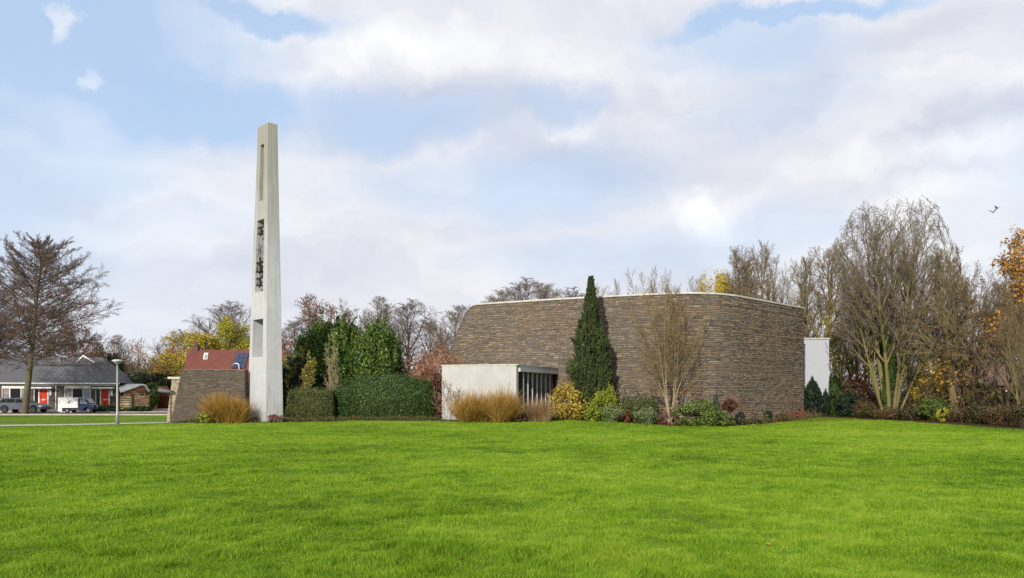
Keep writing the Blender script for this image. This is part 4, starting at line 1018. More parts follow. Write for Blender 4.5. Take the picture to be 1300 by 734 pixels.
# larch-like tree with long level boughs
def larch(seed, H=16.5):
    n1 = 92
    sp = [dict(n=n1, t0=.27, t1=.985, ang=(82, 58), asd=7, ratio=.47, shape=lambda t: np.interp(t, [.2, .35, .515, .667, .775, .89, .985], [1.05, 1, .92, .72, .64, .42, .14]), k=9, wander=.055, trop=.028, rr=.17, rmin=.013, az=2.4),
          dict(n=16, t0=.15, ang=(58, 38), ratio=.27, shape=.65, k=5, wander=.08, trop=.05, rr=.4, rmin=.012, flat=.5),
          dict(n=9, t0=.1, ang=(55, 40), ratio=.42, shape=.4, k=4, wander=.1, trop=.06, rr=.5, rmin=.010, flat=.7),
          dict(n=4, t0=.1, ang=(50, 35), ratio=.4, shape=.3, k=3, wander=.1, trop=.04, rr=.6, rmin=.009)]
    return grow(seed, [(0, 0, -.1)], [(.10, 0, 1)], [H], [.36], sp, taper0=.06, wander0=.012, trop0=.0)
proto('larch', larch(4), barkmat('bark_larch', S(110, 98, 84), S(72, 62, 54), S(96, 98, 66)), barkmat('twig_larch', S(122, 104, 98), S(92, 76, 72)))

def T(key, label, px, Y, top, rz=0, wx=1, nm='bare_tree', group=None, z=None, tilt=0):
    x = gx(px, Y); zz = G(x, Y) if z is None else z
    return place_tree(PR[key][0], nm, label, x, Y, gz(top, Y) - zz, PR[key][1], rz, wx, group, z=z, tilt=tilt)
T('larch', 'big bare tree with long level boughs, its leaning trunk in front of the houses', 31, 70, 289, .4, .92)
T('larch', 'bare tree with level boughs reaching in over the left edge of the photo', -42, 71, 300, 2.6, .95)
gl = 'bare trees behind the terraced houses'
T('russet', 'reddish-brown twiggy tree drooping over the right end of the terrace roof', 98, 96, 402, 1, 1.25, group=gl)
T('broad', 'small purple-brown bare tree behind the terrace, left of the white roof gable trim', 62, 100, 424, 2, 1.2, group=gl)
T('broad', 'low bare tree behind the terrace roof at the far left', 14, 100, 432, 4, 1.3, group=gl)
T('tall', 'narrow brown tree standing behind the street lamp head', 127, 100, 428, .3, 1.4)
T('peach', 'pale orange half-bare tree right of the street lamp', 172, 104, 428, 1.1, 1.0, 'autumn_tree')
T('broad2', 'thin grey bare tree top between street lamp and pale orange tree', 152, 112, 424, 2.2, 1)
T('broad', 'purple-brown bare tree left of the big yellow tree', 222, 108, 417, 3, 1.2)
T('orange', 'orange-yellow tree at the left foot of the big yellow tree', 216, 100, 438, .5, 1.4, 'autumn_tree')
T('yellow', 'bright yellow tree rising over the left end of the red tiled roof', 250, 96, 420, 2, 1.7, 'autumn_tree')
T('yelgreen', 'yellow-green tree behind the red tiled roof beside the tower', 288, 98, 404, 4, 1.45, 'autumn_tree')
T('broad', 'grey-brown bare tree rising behind the yellow-green tree', 290, 112, 382, 1.4, 1.4)
T('broad_brown', 'brown bare tree just left of the bell tower', 308, 108, 392, 5, .9)
gm = 'bare trees behind the laurel'
T('broad', 'purple-brown bare tree just right of the bell tower', 372, 100, 402, 2.0, 1.25, group=gm)
T('russet', 'tall bare tree with russet leaves above the left laurel top', 408, 92, 372, .7, 1.15, group=gm)
T('broad_brown', 'bare tree with a few russet leaves above the middle of the laurel', 446, 96, 378, 3.2, 1.0, group=gm)
T('broad2', 'grey bare tree above the right laurel top', 482, 96, 376, 4.4, 1.0, group=gm)
T('broad', 'spreading dark bare tree between the laurel and the orange shrub', 517, 90, 379, 1.6, 1.25, group=gm)
T('broad2', 'pale grey bare tree directly left of the stone hall', 578, 104, 386, .1, 1.1, group=gm)
T('broad', 'lower bare tree behind the orange shrub', 548, 108, 402, 5.1, 1.2, group=gm)
T('broad', 'low bare tree behind the bell tower foot', 340, 112, 408, .9, 1.3, group=gm)
gh = 'bare treetops over the hall roof'
for i, (px, top, key, lb_) in enumerate([(632, 366, 'broad2', 'grey bare treetop low over the left end of the hall roof'), (663, 352, 'broad', 'rounded dark bare treetop, tallest over the left part of the hall roof'),
        (698, 358, 'broad2', 'grey bare treetop over the hall roof left of the conifer tip'), (728, 362, 'broad', 'bare treetop just left of the conifer tip over the hall roof'),
        (768, 352, 'vase2', 'thin bare treetop just right of the conifer tip'), (833, 334, 'vase2', 'fan-shaped bare treetop alone over the middle of the hall roof'), (893, 348, 'vase2', 'small bare treetop left of the yellow treetop over the roof')]):
    T(key, lb_, px, 88 + (i * 5) % 9, top, i * 1.3, 1.15 if px < 740 else .85, group=gh)
T('yellow', 'yellow-leaved treetop over the bend of the hall roof', 913, 72, 344, 1, .62, 'autumn_tree')
T('yellow', 'low bright yellow treetop peeping over the sloping roof edge', 940, 74, 361, 2.5, .6, 'autumn_tree')
T('ivy_tall', 'slender bare tree first right of the yellow treetops', 937, 70, 306, .4, .8)
T('tall', 'very slim bare tree between two slender ones over the sloping roof edge', 957, 73, 312, 1.4, 1.0)
T('ivy_tall', 'tallest slender bare tree over the sloping roof edge', 974, 70, 304, 2.9, .75)
T('vase2', 'bushy multi-stemmed bare tree over the right end of the roof', 1000, 72, 322, 2.2, .8)
T('ivy_tall', 'thick-trunked bare tree directly above the right corner of the hall', 1016, 66, 322, 4.1, .9)
T('ivy_tall', 'stout ivy-clad bare tree behind the white block', 1037, 64, 304, 5.0, 1.15)
T('vase_leaf', 'olive-brown leafy tree between the white block and the big spreading tree', 1068, 62, 372, 1.0, 1.1, 'woodland_tree')
T('vase2', 'bare slim tree leaning behind the left side of the big spreading tree', 1090, 64, 330, 3.0, 1)
T('vase', 'biggest bare tree of the wood, many stems rising into a dome-shaped crown', 1130, 52, 248, .4, .98, z=.15)
T('vase_leaf', 'yellowish half-leafed tree low behind the big dome-crowned tree', 1158, 58, 392, 2.1, 1.2, 'woodland_tree')
T('ivy_tall', 'dark thick-trunked bare tree right of the big dome-crowned tree', 1212, 47.5, 303, 1.2, 1.05)
T('vase2', 'bare tree with forked stems right behind the dark thick trunk', 1226, 52, 326, .6, 1.0)
T('broad_brown', 'brown half-bare tree left of the orange tree', 1247, 46, 332, 3.9, .85, 'woodland_tree')
T('tall', 'slim bare tree with a very straight trunk left of the orange tree', 1264, 45.5, 340, 2.7, 1.1)
T('broad_brown', 'brown half-bare tree in front of the orange tree, close to the lawn', 1279, 42, 372, .9, .8, 'woodland_tree')
T('orange', 'orange-brown leafy tree cut by the right edge of the photo', 1300, 47, 288, 0.4, 1.0, 'autumn_tree')
T('vase2', 'thin bare tree low at the right edge of the photo', 1296, 41, 400, 1.9, .9)
T('vase_leaf', 'olive leafy sapling between the dome-crowned tree and the dark thick trunk', 1186, 50, 410, .2, .9, 'woodland_tree')
# low side bough across the wood
gw_ = 'distant bare trees beyond the wood'
for i, (px, top) in enumerate([(1060, 420), (1100, 400), (1150, 410), (1195, 395), (1240, 405), (1285, 400), (1330, 395)]):
    T(('broad', 'broad_brown', 'broad2')[i % 3], 'distant bare tree of the row beyond the wood, blending with its neighbours', px, 105 + (i * 7) % 12, top, i * .9, 1.2, group=gw_)

# ---- hedges, shrubs
L_laurel = leafmat('leaf_laurel', [S(34, 52, 26), S(58, 84, 34), S(92, 118, 46), S(136, 146, 64)], .3, .4, .4)
L_hedge = leafmat('leaf_privet', [S(28, 48, 24), S(46, 70, 32), S(70, 94, 44), S(96, 116, 60)], .2, .5, .35, patch=.5)
L_hedge2 = leafmat('leaf_olive_hedge', [S(40, 52, 30), S(62, 76, 42), S(92, 98, 56), S(120, 112, 66)], .2, .6, patch=.5)
L_con = leafmat('leaf_conifer', [S(34, 42, 28), S(52, 62, 36), S(76, 86, 48), S(104, 108, 62)], .15, .6, patch=.6)
L_dark = leafmat('leaf_dark_evergreen', [S(18, 30, 22), S(30, 46, 28), S(46, 64, 36)], .1, .6, patch=.5)
L_rho = leafmat('leaf_rhododendron', [S(46, 62, 34), S(72, 90, 42), S(104, 120, 56), S(134, 142, 72)], .25, .4, .45)
L_ylw = leafmat('leaf_yellow_shrub', [S(112, 102, 44), S(158, 140, 54), S(190, 168, 76), S(132, 108, 62)], .3)
L_ygs = leafmat('leaf_lime_shrub', [S(86, 104, 40), S(134, 144, 48), S(172, 170, 64)], .3)
L_gg = leafmat('leaf_grey_green', [S(78, 94, 62), S(108, 122, 80), S(142, 150, 108)], .25)
L_orsh = leafmat('leaf_orange_shrub', [S(124, 88, 66), S(158, 110, 80), S(184, 134, 96)], .3)
L_red = leafmat('leaf_dark_red', [S(58, 38, 36), S(80, 50, 44), S(100, 68, 56)], .2)
L_pink = leafmat('leaf_heather', [S(84, 56, 52), S(116, 76, 68), S(128, 98, 84)], .2)
L_beech = leafmat('leaf_beech', [S(104, 58, 40), S(136, 74, 48), S(154, 92, 62)], .3)
L_gold = leafmat('blade_gold', [S(112, 88, 46), S(152, 118, 56), S(182, 148, 78), S(124, 122, 60)], .3, patch=.4)
L_tan = leafmat('blade_tan', [S(124, 98, 72), S(156, 128, 96), S(176, 150, 116)], .3, patch=.4)
L_und = leafmat('leaf_undergrowth', [S(42, 42, 26), S(62, 58, 34), S(82, 80, 44), S(92, 72, 48)], .2)
def BP(name, label, pxa, pxb, ytop, Y, mat, ybase=None, d=None, **k):
    x = gx((pxa + pxb) / 2, Y); w = (pxb - pxa) / F * Y; z = G(x, Y); h = gz(ytop, Y) - z
    return bush(name, label, x, Y, w * 1.04, d or w, h, mat, **k)
sB = B_dark
BP('laurel_bush', 'tall glossy green laurel mass beside the bell tower, broader left part', 372, 476, 404, 53, L_laurel, d=5, n=60000, leaf=.10, clumps=210, crad=.2, box=.25, stem=sB, shell=.76, up=.5, shoots=420, sh=.95, cat='bush')
BP('laurel_bush', 'upright glossy green laurel, pointed right part nearest the orange shrub', 446, 512, 408, 51.5, L_laurel, d=4, n=40000, leaf=.10, clumps=150, crad=.22, box=.1, stem=sB, shell=.74, up=.5, shoots=320, sh=1.0, cat='bush')
BP('laurel_bush', 'lower dark laurel shrub directly right of the tower above the clipped hedge', 358, 400, 445, 50, L_dark, d=3, n=14000, leaf=.12, clumps=80, crad=.28, box=.3, stem=sB)
def hedge(name, label, pxa, pxb, ytop, Y, depth, mat, n, leaf=.05, box=.85, core=(.02, .03, .015), cat='hedge', **k):
    x = gx((pxa + pxb) / 2, Y); w = (pxb - pxa) / F * Y; z = G(x, Y); h = gz(ytop, Y) - z
    r = empty(name, (x, Y + depth / 2, z)); tag(r, label, cat)
    rs = np.random.RandomState(abs(hash_(label)) % 9999)
    d = norm(rs.randn(n, 3)); pe = 2 + 7 * box; p = d / (np.sum(np.abs(d) ** pe, 1, keepdims=True) ** (1 / pe))
    nz_ = fbm(p[:, 0] * w * 1.3 + 5, (p[:, 2] + p[:, 1]) * h * 1.2, 4, 3)
    z0_ = p[:, 2] < 0; mm_ = np.maximum(np.abs(d[:, 0]), np.abs(d[:, 1])) + 1e-6; p[z0_, 2] = -rs.rand(int(z0_.sum())) * .98; p[z0_, 0:2] = (p / np.maximum(np.linalg.norm(p[:, :2], axis=1, keepdims=True), .05))[z0_, 0:2] * (1 - box * .3) ; q_ = z0_; ang_ = np.arctan2(p[:, 1], p[:, 0]); sq_ = 1 / np.maximum(np.abs(np.cos(ang_)), np.abs(np.sin(ang_))); rr_ = 1 + (sq_ - 1) * min(1, box + .35); p[q_, 0] = (np.cos(ang_) * rr_)[q_]; p[q_, 1] = (np.sin(ang_) * rr_)[q_]
    p *= (.90 + .16 * nz_ + rs.randn(n) * .022)[:, None]
    P = p * np.array([w / 2, depth / 2, h / 2]); P[:, 2] += h / 2
    ti = np.where(P[:, 2] > h * .8)[0]; ti = ti[rs.rand(len(ti)) < .25]; P[ti, 2] += rs.rand(len(ti)) ** 2 * .3; kk = P[:, 2] > .02
    mb = MB(); quads_at(mb, P[kk], leaf, rs, outward=(norm(p * .6 + d * .4))[kk]); mb.build('foliage', mat, r)
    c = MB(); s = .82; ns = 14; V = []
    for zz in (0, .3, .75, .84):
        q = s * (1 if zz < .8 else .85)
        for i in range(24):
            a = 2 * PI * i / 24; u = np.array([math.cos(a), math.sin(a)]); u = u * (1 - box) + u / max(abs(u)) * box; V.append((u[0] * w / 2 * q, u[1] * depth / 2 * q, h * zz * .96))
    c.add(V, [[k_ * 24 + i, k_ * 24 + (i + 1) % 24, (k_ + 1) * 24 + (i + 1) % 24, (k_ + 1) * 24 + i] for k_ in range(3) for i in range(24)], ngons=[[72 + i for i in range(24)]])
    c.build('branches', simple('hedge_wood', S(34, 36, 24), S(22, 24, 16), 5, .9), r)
    return r
hedge('clipped_hedge', 'small square-clipped olive hedge between the bell tower and the larger hedge', 363, 421, 497, 46.6, 1.8, L_hedge2, 30000)
hedge('clipped_hedge', 'large rounded dark green hedge left of the white annex', 419, 557, 479, 47.0, 2.6, L_hedge, 70000, .055, box=.07)
BP('orange_shrub', 'orange-leaved twiggy shrub against the left end of the stone hall', 512, 596, 428, 50.5, L_orsh, d=3.4, n=11000, leaf=.06, clumps=70, crad=.42, stem=T_red, stems=90, shell=.6)
BP('brown_shrub', 'dark brown-red twiggy shrub between the large hedge and the annex', 546, 566, 462, 47.6, L_red, d=1.2, n=1500, leaf=.06, stem=B_dark, stems=22, clumps=50)
def shrub_tree(name, label, px, Y, top, seed, bark, nst=5, spread=(4, 30), wx=1, n=(8, 8, 6), r0=.035, leafm=None, leafn=.2, leafs=.06, cat='shrub'):
    lv = vase(seed, nst, 3, spread, n[0], n[1], n[2], 0, r0=r0, trop=.05)
    me = tree_meshes(name, lv, bark, bark, split=1, sides=(5, 4, 3, 3), leafm=leafm, leafn=leafn, leafs=leafs, leafspread=.04, seed=seed)
    x = gx(px, Y); return place_tree(me, name, label, x, Y, gz(top, Y) - G(x, Y), hgt(lv), seed, wx, None, cat)
shrub_tree('bare_shrub', 'thin pale-stemmed bare shrub in front of the laurel mass', 425, 48.5, 418, 31, B_pale, 3, (2, 14), .8, n=(7, 6, 4), r0=.06)
shrub_tree('bare_shrub', 'arching olive bare shrub right beside the bell tower', 380, 48.5, 438, 32, B_olive, 4, (6, 26), .9, leafm=L_yg, leafn=.25)
shrub_tree('rose_shrub', 'sparse rose shrub with red hips against the white annex wall', 568, 44.9, 476, 33, barkmat('rose_stem', S(150, 120, 104), S(110, 84, 74)), 6, (8, 40), 1.2, n=(5, 4, 2), r0=.012, leafm=L_red, leafn=.12, leafs=.05)
# ornamental grasses and bed plants
def TF(label, pxa, pxb, ytop, Y, mat, **k):
    x = gx((pxa + pxb) / 2, Y); w = (pxb - pxa) / F * Y
    return tuft('ornamental_grass', label, x, Y, w, gz(ytop, Y) - G(x, Y), mat, **k)
TF('golden ornamental grass left of the bell tower foot, left clump against the dark stone wall', 258, 290, 503, 45.8, L_gold, n=2600, seed=3, spread=.65)
TF('golden ornamental grass clump touching the bell tower foot', 284, 316, 507, 45.6, L_gold, n=2200, seed=4, spread=.65)
TF('golden drooping ornamental grass in front of the white annex wall, left clump', 580, 628, 500, 43.7, L_gold, n=3000, seed=5, spread=.95, plume=20)
TF('golden ornamental grass with feathery plumes at the annex corner, right clump', 620, 660, 498, 43.6, L_gold, n=2600, seed=6, spread=.75, plume=45)
TF('straw-coloured tuft in front of the slatted annex window', 668, 702, 510, 44.2, L_tan, n=2200, seed=7, spread=.55)
BP('variegated_shrub', 'low yellow-green variegated shrub at the foot of the dark stone wall', 250, 272, 522, 45.4, L_ygs, n=1200, leaf=.06, clumps=30)
BP('heather', 'low dark pink heather at the foot of the bell tower', 340, 362, 525, 45.4, L_pink, n=1800, leaf=.04, clumps=30)
BP('low_plant', 'small dark red low plant between annex corner and straw tuft', 656, 668, 522, 43.9, L_red, n=500, leaf=.05, clumps=20)
BP('yellow_shrub', 'yellow-leaved shrub between the annex window and the tall conifer', 700, 745, 487, 46.4, L_ylw, n=3400, leaf=.08, clumps=46, crad=.42, stem=B_dark, stems=20, d=1.8, shoots=40, sh=.35)
BP('lime_shrub', 'yellow-green upright shrub at the right foot of the conifer', 748, 786, 492, 45.8, L_ygs, n=2500, leaf=.075, clumps=36, crad=.4, stem=B_olive, stems=14, d=1.5, shoots=40, sh=.4)
BP('lime_shrub', 'small low yellow-green shrub in front of the conifer base', 741, 762, 507, 45.5, L_ygs, n=1200, leaf=.075, clumps=30, stem=B_olive)
BP('grey_shrub', 'pale grey-green low shrub below the upright yellow-green one', 762, 790, 514, 45.0, L_gg, n=2000, leaf=.055, clumps=26, crad=.45, up=.6)
BP('brown_shrub', 'low rust-brown shrub between two green shrubs at the hall foot', 784, 800, 517, 45.0, leafmat('leaf_rust', [S(84, 52, 40), S(116, 74, 54), S(140, 100, 74)]), n=1100, leaf=.055, clumps=30)
BP('green_shrub', 'loose grey-green shrub against the stone wall left of the multi-stemmed tree', 790, 834, 498, 46.2, leafmat('leaf_olive_shrub', [S(56, 64, 38), S(84, 94, 54), S(110, 116, 70)]), n=3400, leaf=.065, clumps=40, crad=.45, stem=B_dark, stems=26, d=1.4, shoots=40, sh=.4)
BP('green_shrub', 'low pale green shrub in front left of the multi-stemmed tree', 802, 832, 514, 45.0, L_gg, n=1500, leaf=.06, clumps=24, crad=.45, up=.6)
BP('brown_shrub', 'low reddish-brown ground shrub around the multi-stemmed tree foot', 834, 862, 521, 45.4, L_pink, n=1400, leaf=.05, clumps=36)
BP('rhododendron', 'broad bright green rhododendron at the bend of the stone wall', 856, 916, 507, 44.9, L_rho, n=11000, leaf=.075, clumps=70, crad=.34, stem=B_dark, d=1.8, up=.4)
BP('slim_conifer', 'slim grey-green upright conifer behind the rhododendron', 903, 915, 494, 46.2, leafmat('leaf_bluegreen', [S(50, 64, 54), S(74, 90, 74), S(92, 106, 84)]), n=2200, leaf=.05, clumps=50, box=.1, cone=.35)
BP('green_shrub', 'small low green shrub at the right foot of the rhododendron', 908, 932, 524, 44.6, L_rho, n=1000, leaf=.06, clumps=26)
# small top-grafted red shrub
x, y = gx(926, 45.6), 45.6; r = empty('red_standard_shrub', (x, y, G(x, y))); tag(r, 'small dark red ball-headed shrub on a bare stem against the stone wall', 'shrub')
rs = np.random.RandomState(8); p, o_ = blob_points(rs, 1500, (.42, .42, .38), 30, .35); p[:, 2] += 1.15
m = MB(); quads_at(m, p, .055, rs, outward=o_); m.build('crown', L_red, r)
tw_ = MB(); d = norm(rs.randn(60, 3)); d[:, 2] = np.abs(d[:, 2]); P = np.array([0, 0, 1.0]) + d[:, None] * np.linspace(0, .85, 4)[None, :, None]; tubes(tw_, P, np.broadcast_to(np.linspace(.012, .006, 4), (60, 4)), 3); tw_.build('twigs', T_red, r)
m = MB(); m.tube([(0, 0, -.05), (.02, 0, .5), (0, 0, 1.05)], [.045, .035, .04], 7); m.build('stem', B_dark, r, True)
for px, yb, lab in ((940, 45.0, 'small round clipped box ball left of the other along the stone wall'), (975, 47.3, 'small round clipped box ball right of the other along the stone wall')):
    BP('box_ball', lab, px - 6.5, px + 6.5, 521.5 if px < 950 else 521, yb, L_dark, n=2400, leaf=.035, clumps=60, crad=.18, sink=.02, stem=B_dark)
for i, (pa, pb, yt, Y, mt, lab) in enumerate([(948, 968, 531, 46.0, L_und, 'low brown plant between the two box balls'), (984, 1000, 524, 49.0, L_und, 'low brown plant just right of the right box ball'),
        (996, 1014, 521, 50.8, L_pink, 'low pinkish-brown plant near the right corner of the hall'), (1009, 1022, 517, 53.0, leafmat('leaf_red_low', [S(112, 66, 52), S(134, 86, 66), S(100, 84, 60)]), 'small red-leaved shrub at the right corner of the hall')]):
    BP('low_plant', lab, pa, pb, yt, Y, mt, n=1100, leaf=.05, clumps=30)
# conifer
x, y = gx(750, 46.9), 46.9; BP('conifer', 'tall narrow dark green conifer in front of the stone hall', 721, 779, 350, 46.9, L_con, n=1, leaf=.01) if False else None
cr = empty('conifer', (x, y, G(x, y))); tag(cr, 'tall narrow dark green conifer in front of the stone hall', 'conifer tree')
Hc = gz(350, y) - G(x, y); rs = np.random.RandomState(21)
nsp = 2000; hz = rs.rand(nsp) ** .8; prof = np.interp(hz, [0, .05, .2, .33, .5, .7, .85, 1], [.62, .86, 1.25, 1.28, .98, .62, .36, .03])
prof = prof * .86; az = rs.rand(nsp) * 6.283; lump = .42 + 1.15 * fbm(np.abs(az - PI) * 2.0, hz * 9, 3, 3)
rad = prof * lump * rs.uniform(.62, 1.0, nsp); base = np.stack([np.cos(az) * rad, np.sin(az) * rad, hz * Hc * .97 + .05], 1)
k = 46; dirn = norm(np.stack([np.cos(az) * .45, np.sin(az) * .45, np.full(nsp, .9)], 1)); t = rs.rand(nsp, k, 1)
C = base[:, None] + dirn[:, None] * (t * rs.uniform(.3, .75, (nsp, 1, 1)) * (1.1 - hz)[:, None, None].clip(.35)) + rs.randn(nsp, k, 3) * .055 * (1.15 - hz)[:, None, None]
m = MB(); quads_at(m, C.reshape(-1, 3), .055, rs, up_bias=1.2, aspect=2.2, rnd=np.clip(np.repeat(rs.rand(nsp), k) * .6 + rs.rand(nsp * k) * .4, 0, 1)); m.build('crown', L_con, cr)
m = MB(); m.tube([(0, 0, -.1), (0, 0, Hc * .5), (.02, 0, Hc * .96)], [.13, .08, .01], 8); m.build('trunk', B_dark, cr, True)
BP('green_shrub', 'dark green shoot clump at the left foot of the tall conifer', 722, 742, 462, 46.6, L_con, n=3500, leaf=.06, clumps=40, cone=.6, stem=B_dark)
# multi-stemmed tree against the wall
lvm = None
def wall_tree():
    rs = np.random.RandomState(5)
    st = np.array([(0, 0, -.05), (.10, 0, -.05)]); dr = np.array([(-.12, 0, 1), (.16, .05, 1)]); ln = np.array([1.7, 1.5]); rd = np.array([.15, .12])
    fork = grow(5, st, dr, ln, rd, [], taper0=.75, wander0=.03, trop0=.0, k0=5)
    tips = fork[0][0][:, -1]
    S0, D0, L0, R0 = [], [], [], []
    for i, (tip, angs) in enumerate(zip(tips, ([-30, -15, -4, 3], [3, 12, 24]))):
        for j, a in enumerate(angs):
            a = math.radians(a + rs.randn() * 2); b = rs.randn() * .12
            S0.append(tip + np.array([0, 0, -.1])); D0.append((math.sin(a), b, math.cos(a))); L0.append(6.6 - abs(a) * 1.6); R0.append(.046 - .01 * (j % 2))
    lv = grow(6, S0, D0, L0, R0, [dict(n=13, t0=.03, ang=(56, 26), ratio=.40, shape=.72, k=6, wander=.06, trop=.07, rr=.5, rmin=.011),
        dict(n=7, t0=.1, ang=(42, 28), ratio=.5, shape=.4, k=5, wander=.08, trop=.03, rr=.5, rmin=.0075), dict(n=5, t0=.1, ang=(40, 28), ratio=.5, shape=.3, k=4, wander=.1, trop=.02, rr=.6, rmin=.006)], taper0=.12, wander0=.03, trop0=.035)
    return fork, lv
fork, lvm = wall_tree()
x, y = gx(850, 45.5), 45.5; r = empty('multi_stemmed_tree', (x, y, G(x, y))); tag(r, 'pale multi-stemmed bare tree fanning out against the stone wall', 'tree')
H_ = max(hgt(lvm), .1); s = (gz(352, y) - G(x, y)) / H_; r.scale = (s * .85, s * .7, s)
m = MB(); tubes(m, *fork[0], 9); tubes(m, *lvm[0], 6); m.build('trunk', B_pale, r, True)
m = MB(); tubes(m, *lvm[1], 4); tubes(m, *lvm[2], 3); tubes(m, *lvm[3], 3); m.build('crown', T_olive, r, True)
# dark evergreens right of the hall
BP('dark_evergreen', 'tall black-green evergreen shrub in front of the white block', 1019, 1044, 477, 57.5, L_dark, n=9000, leaf=.07, clumps=110, crad=.24, cone=.18, stem=B_dark, d=1.5)
BP('dark_evergreen', 'smaller dark evergreen at the right foot of the white block', 1040, 1056, 492, 58, L_dark, n=4500, leaf=.06, clumps=70, crad=.3, cone=.4, stem=B_dark)
BP('ivy_shrub', 'ivy-covered dark green shrub just right of the white block', 1052, 1068, 474, 60, leafmat('leaf_ivy', [S(34, 52, 26), S(58, 84, 36), S(96, 116, 52)]), n=6000, leaf=.08, clumps=80, crad=.35, box=.3, stem=B_dark, d=1.4)
BP('dark_evergreen', 'dark spreading evergreen at the wood edge right of the ivy shrub', 1062, 1092, 497, 55.5, L_dark, n=6000, leaf=.09, clumps=70, crad=.3, stem=B_dark)
xx = gx(1130, 52) ; iv = MB(); rs = np.random.RandomState(9); nI = 9000; a = rs.rand(nI) * 6.283; hh = rs.rand(nI) ** 1.2 * 5.2; rr = (.30 + .16 * vnoise(a * 2, hh * 2, 3) + hh * .02)
p = np.stack([np.cos(a) * rr - .18, np.sin(a) * rr - .1, hh], 1); quads_at(iv, p, .09, rs, outward=np.stack([np.cos(a), np.sin(a), 0 * a], 1))
o = iv.build('ivy', leafmat('leaf_ivy', [S(34, 52, 26)])); o.location = (xx, 52, G(xx, 52)); tag(o, 'dark green ivy climbing the stems of the big dome-crowned tree', 'ivy')
BP('wood_shrub', 'green leafy shrub at the wood edge under the yellow leaves', 1166, 1204, 504, 46.5, leafmat('leaf_wood_green', [S(58, 72, 34), S(84, 100, 44), S(104, 116, 54)]), n=5000, leaf=.08, clumps=70, stem=B_dark, stems=10)
BP('wood_shrub', 'yellow-leaved sapling foliage low in the wood', 1160, 1200, 468, 50, leafmat('leaf_wood_yellow', [S(120, 110, 40), S(170, 146, 48), S(186, 160, 60)]), n=2200, leaf=.09, clumps=60, crad=.35, stem=B_dark, stems=16)
BP('wood_shrub', 'rust-orange leafy shrub left of the big dome-crowned tree', 1072, 1106, 474, 60, L_orsh, n=3000, leaf=.1, clumps=70, crad=.35, stem=B_dark, stems=18)
BP('wood_shrub', 'small yellow-green shrub at the lawn edge under the dark thick trunk', 1190, 1206, 516, 44.5, L_yg, n=900, leaf=.07, clumps=30)
us = [(1092, 1122, 512, 51.2), (1112, 1150, 516, 49), (1140, 1172, 514, 47.5), (1200, 1236, 516, 44), (1228, 1262, 508, 42.6), (1252, 1290, 512, 41), (1280, 1318, 500, 39.6), (1085, 1110, 505, 53), (1150, 1180, 500, 52), (1216, 1250, 498, 48)]
un = ['olive undergrowth shrub left below the big dome-crowned tree', 'brown undergrowth shrub right below the ivy-clad stems', 'low brown shrub between the ivy-clad stems and the green leafy shrub', 'low olive shrub right of the dark thick trunk at the lawn edge', 'brown twiggy shrub under the slim straight tree', 'dense brown shrub at the lawn edge below the orange tree', 'dark brown thicket at the right edge of the photo', 'brown shrub right of the dark spreading evergreen', 'tall brown shrub behind the green leafy shrub', 'tall dark shrub behind the dark thick trunk']
for i, ((a, b, yt, Y), lab) in enumerate(zip(us, un)):
    BP('undergrowth_shrub', lab, a, b, yt, Y, (L_und, L_brn)[i % 2], n=1900, leaf=.06, clumps=30, crad=.6, stem=B_dark, stems=80, box=.5, shell=.5, group='undergrowth shrubs along the wood edge')
# uncountable brush inside the wood, and far wood that closes the horizon
def brush(name, label, spots, mat, twig, seed):
    rs = np.random.RandomState(seed); m = MB(); t = MB()
    for (x, y, w, h) in spots:
        n = int(260 * w * h / 4); p, o = blob_points(rs, n, (w / 2, w / 2, h / 2), 26, .4); p[:, 2] += h / 2; p += np.array([x, y, G(x, y)]); quads_at(m, p, .11 + y * .0012, rs, outward=o)
        k = 26; st = np.stack([x + rs.randn(k) * w * .3, y + rs.randn(k) * w * .3, np.full(k, G(x, y))], 1); e = st + np.stack([rs.randn(k) * .3 * w, rs.randn(k) * .3 * w, h * (.7 + .5 * rs.rand(k))], 1)
        P = st[:, None] + (e - st)[:, None] * np.linspace(0, 1, 4)[None, :, None]; P[:, 1:3] += rs.randn(k, 2, 3) * .08
        tubes(t, P, np.broadcast_to(np.linspace(.03, .012, 4), (k, 4)), 3)
    o = m.build(name, mat); tag(o, label, 'brush', kind='stuff')
    o2 = t.build(name + '_stems', twig); tag(o2, label.replace('leafy', 'bare-stemmed'), 'brush', kind='stuff')
rs = np.random.RandomState(31)
sp_ = []
for i in range(80):
    y = rs.uniform(42, 84); x = wood_edge(y) + 1.5 + rs.rand() ** .8 * 26; sp_.append((x, y, rs.uniform(1.5, 3), rs.uniform(1.2, 2.6)))
brush('wood_undergrowth', 'low leafy brown brush filling the inside of the wood', sp_, L_und, B_dark, 3)
sp_ = [(rs.uniform(-90, 110), rs.uniform(118, 135), rs.uniform(6, 10), rs.uniform(4, 8.5)) for i in range(90)]
brush('far_wood', 'low leafy grey-brown mass of far-off trees closing the horizon', sp_, leafmat('leaf_far', [S(84, 76, 66), S(104, 92, 76), S(120, 112, 80)], .1), T_purple, 4)
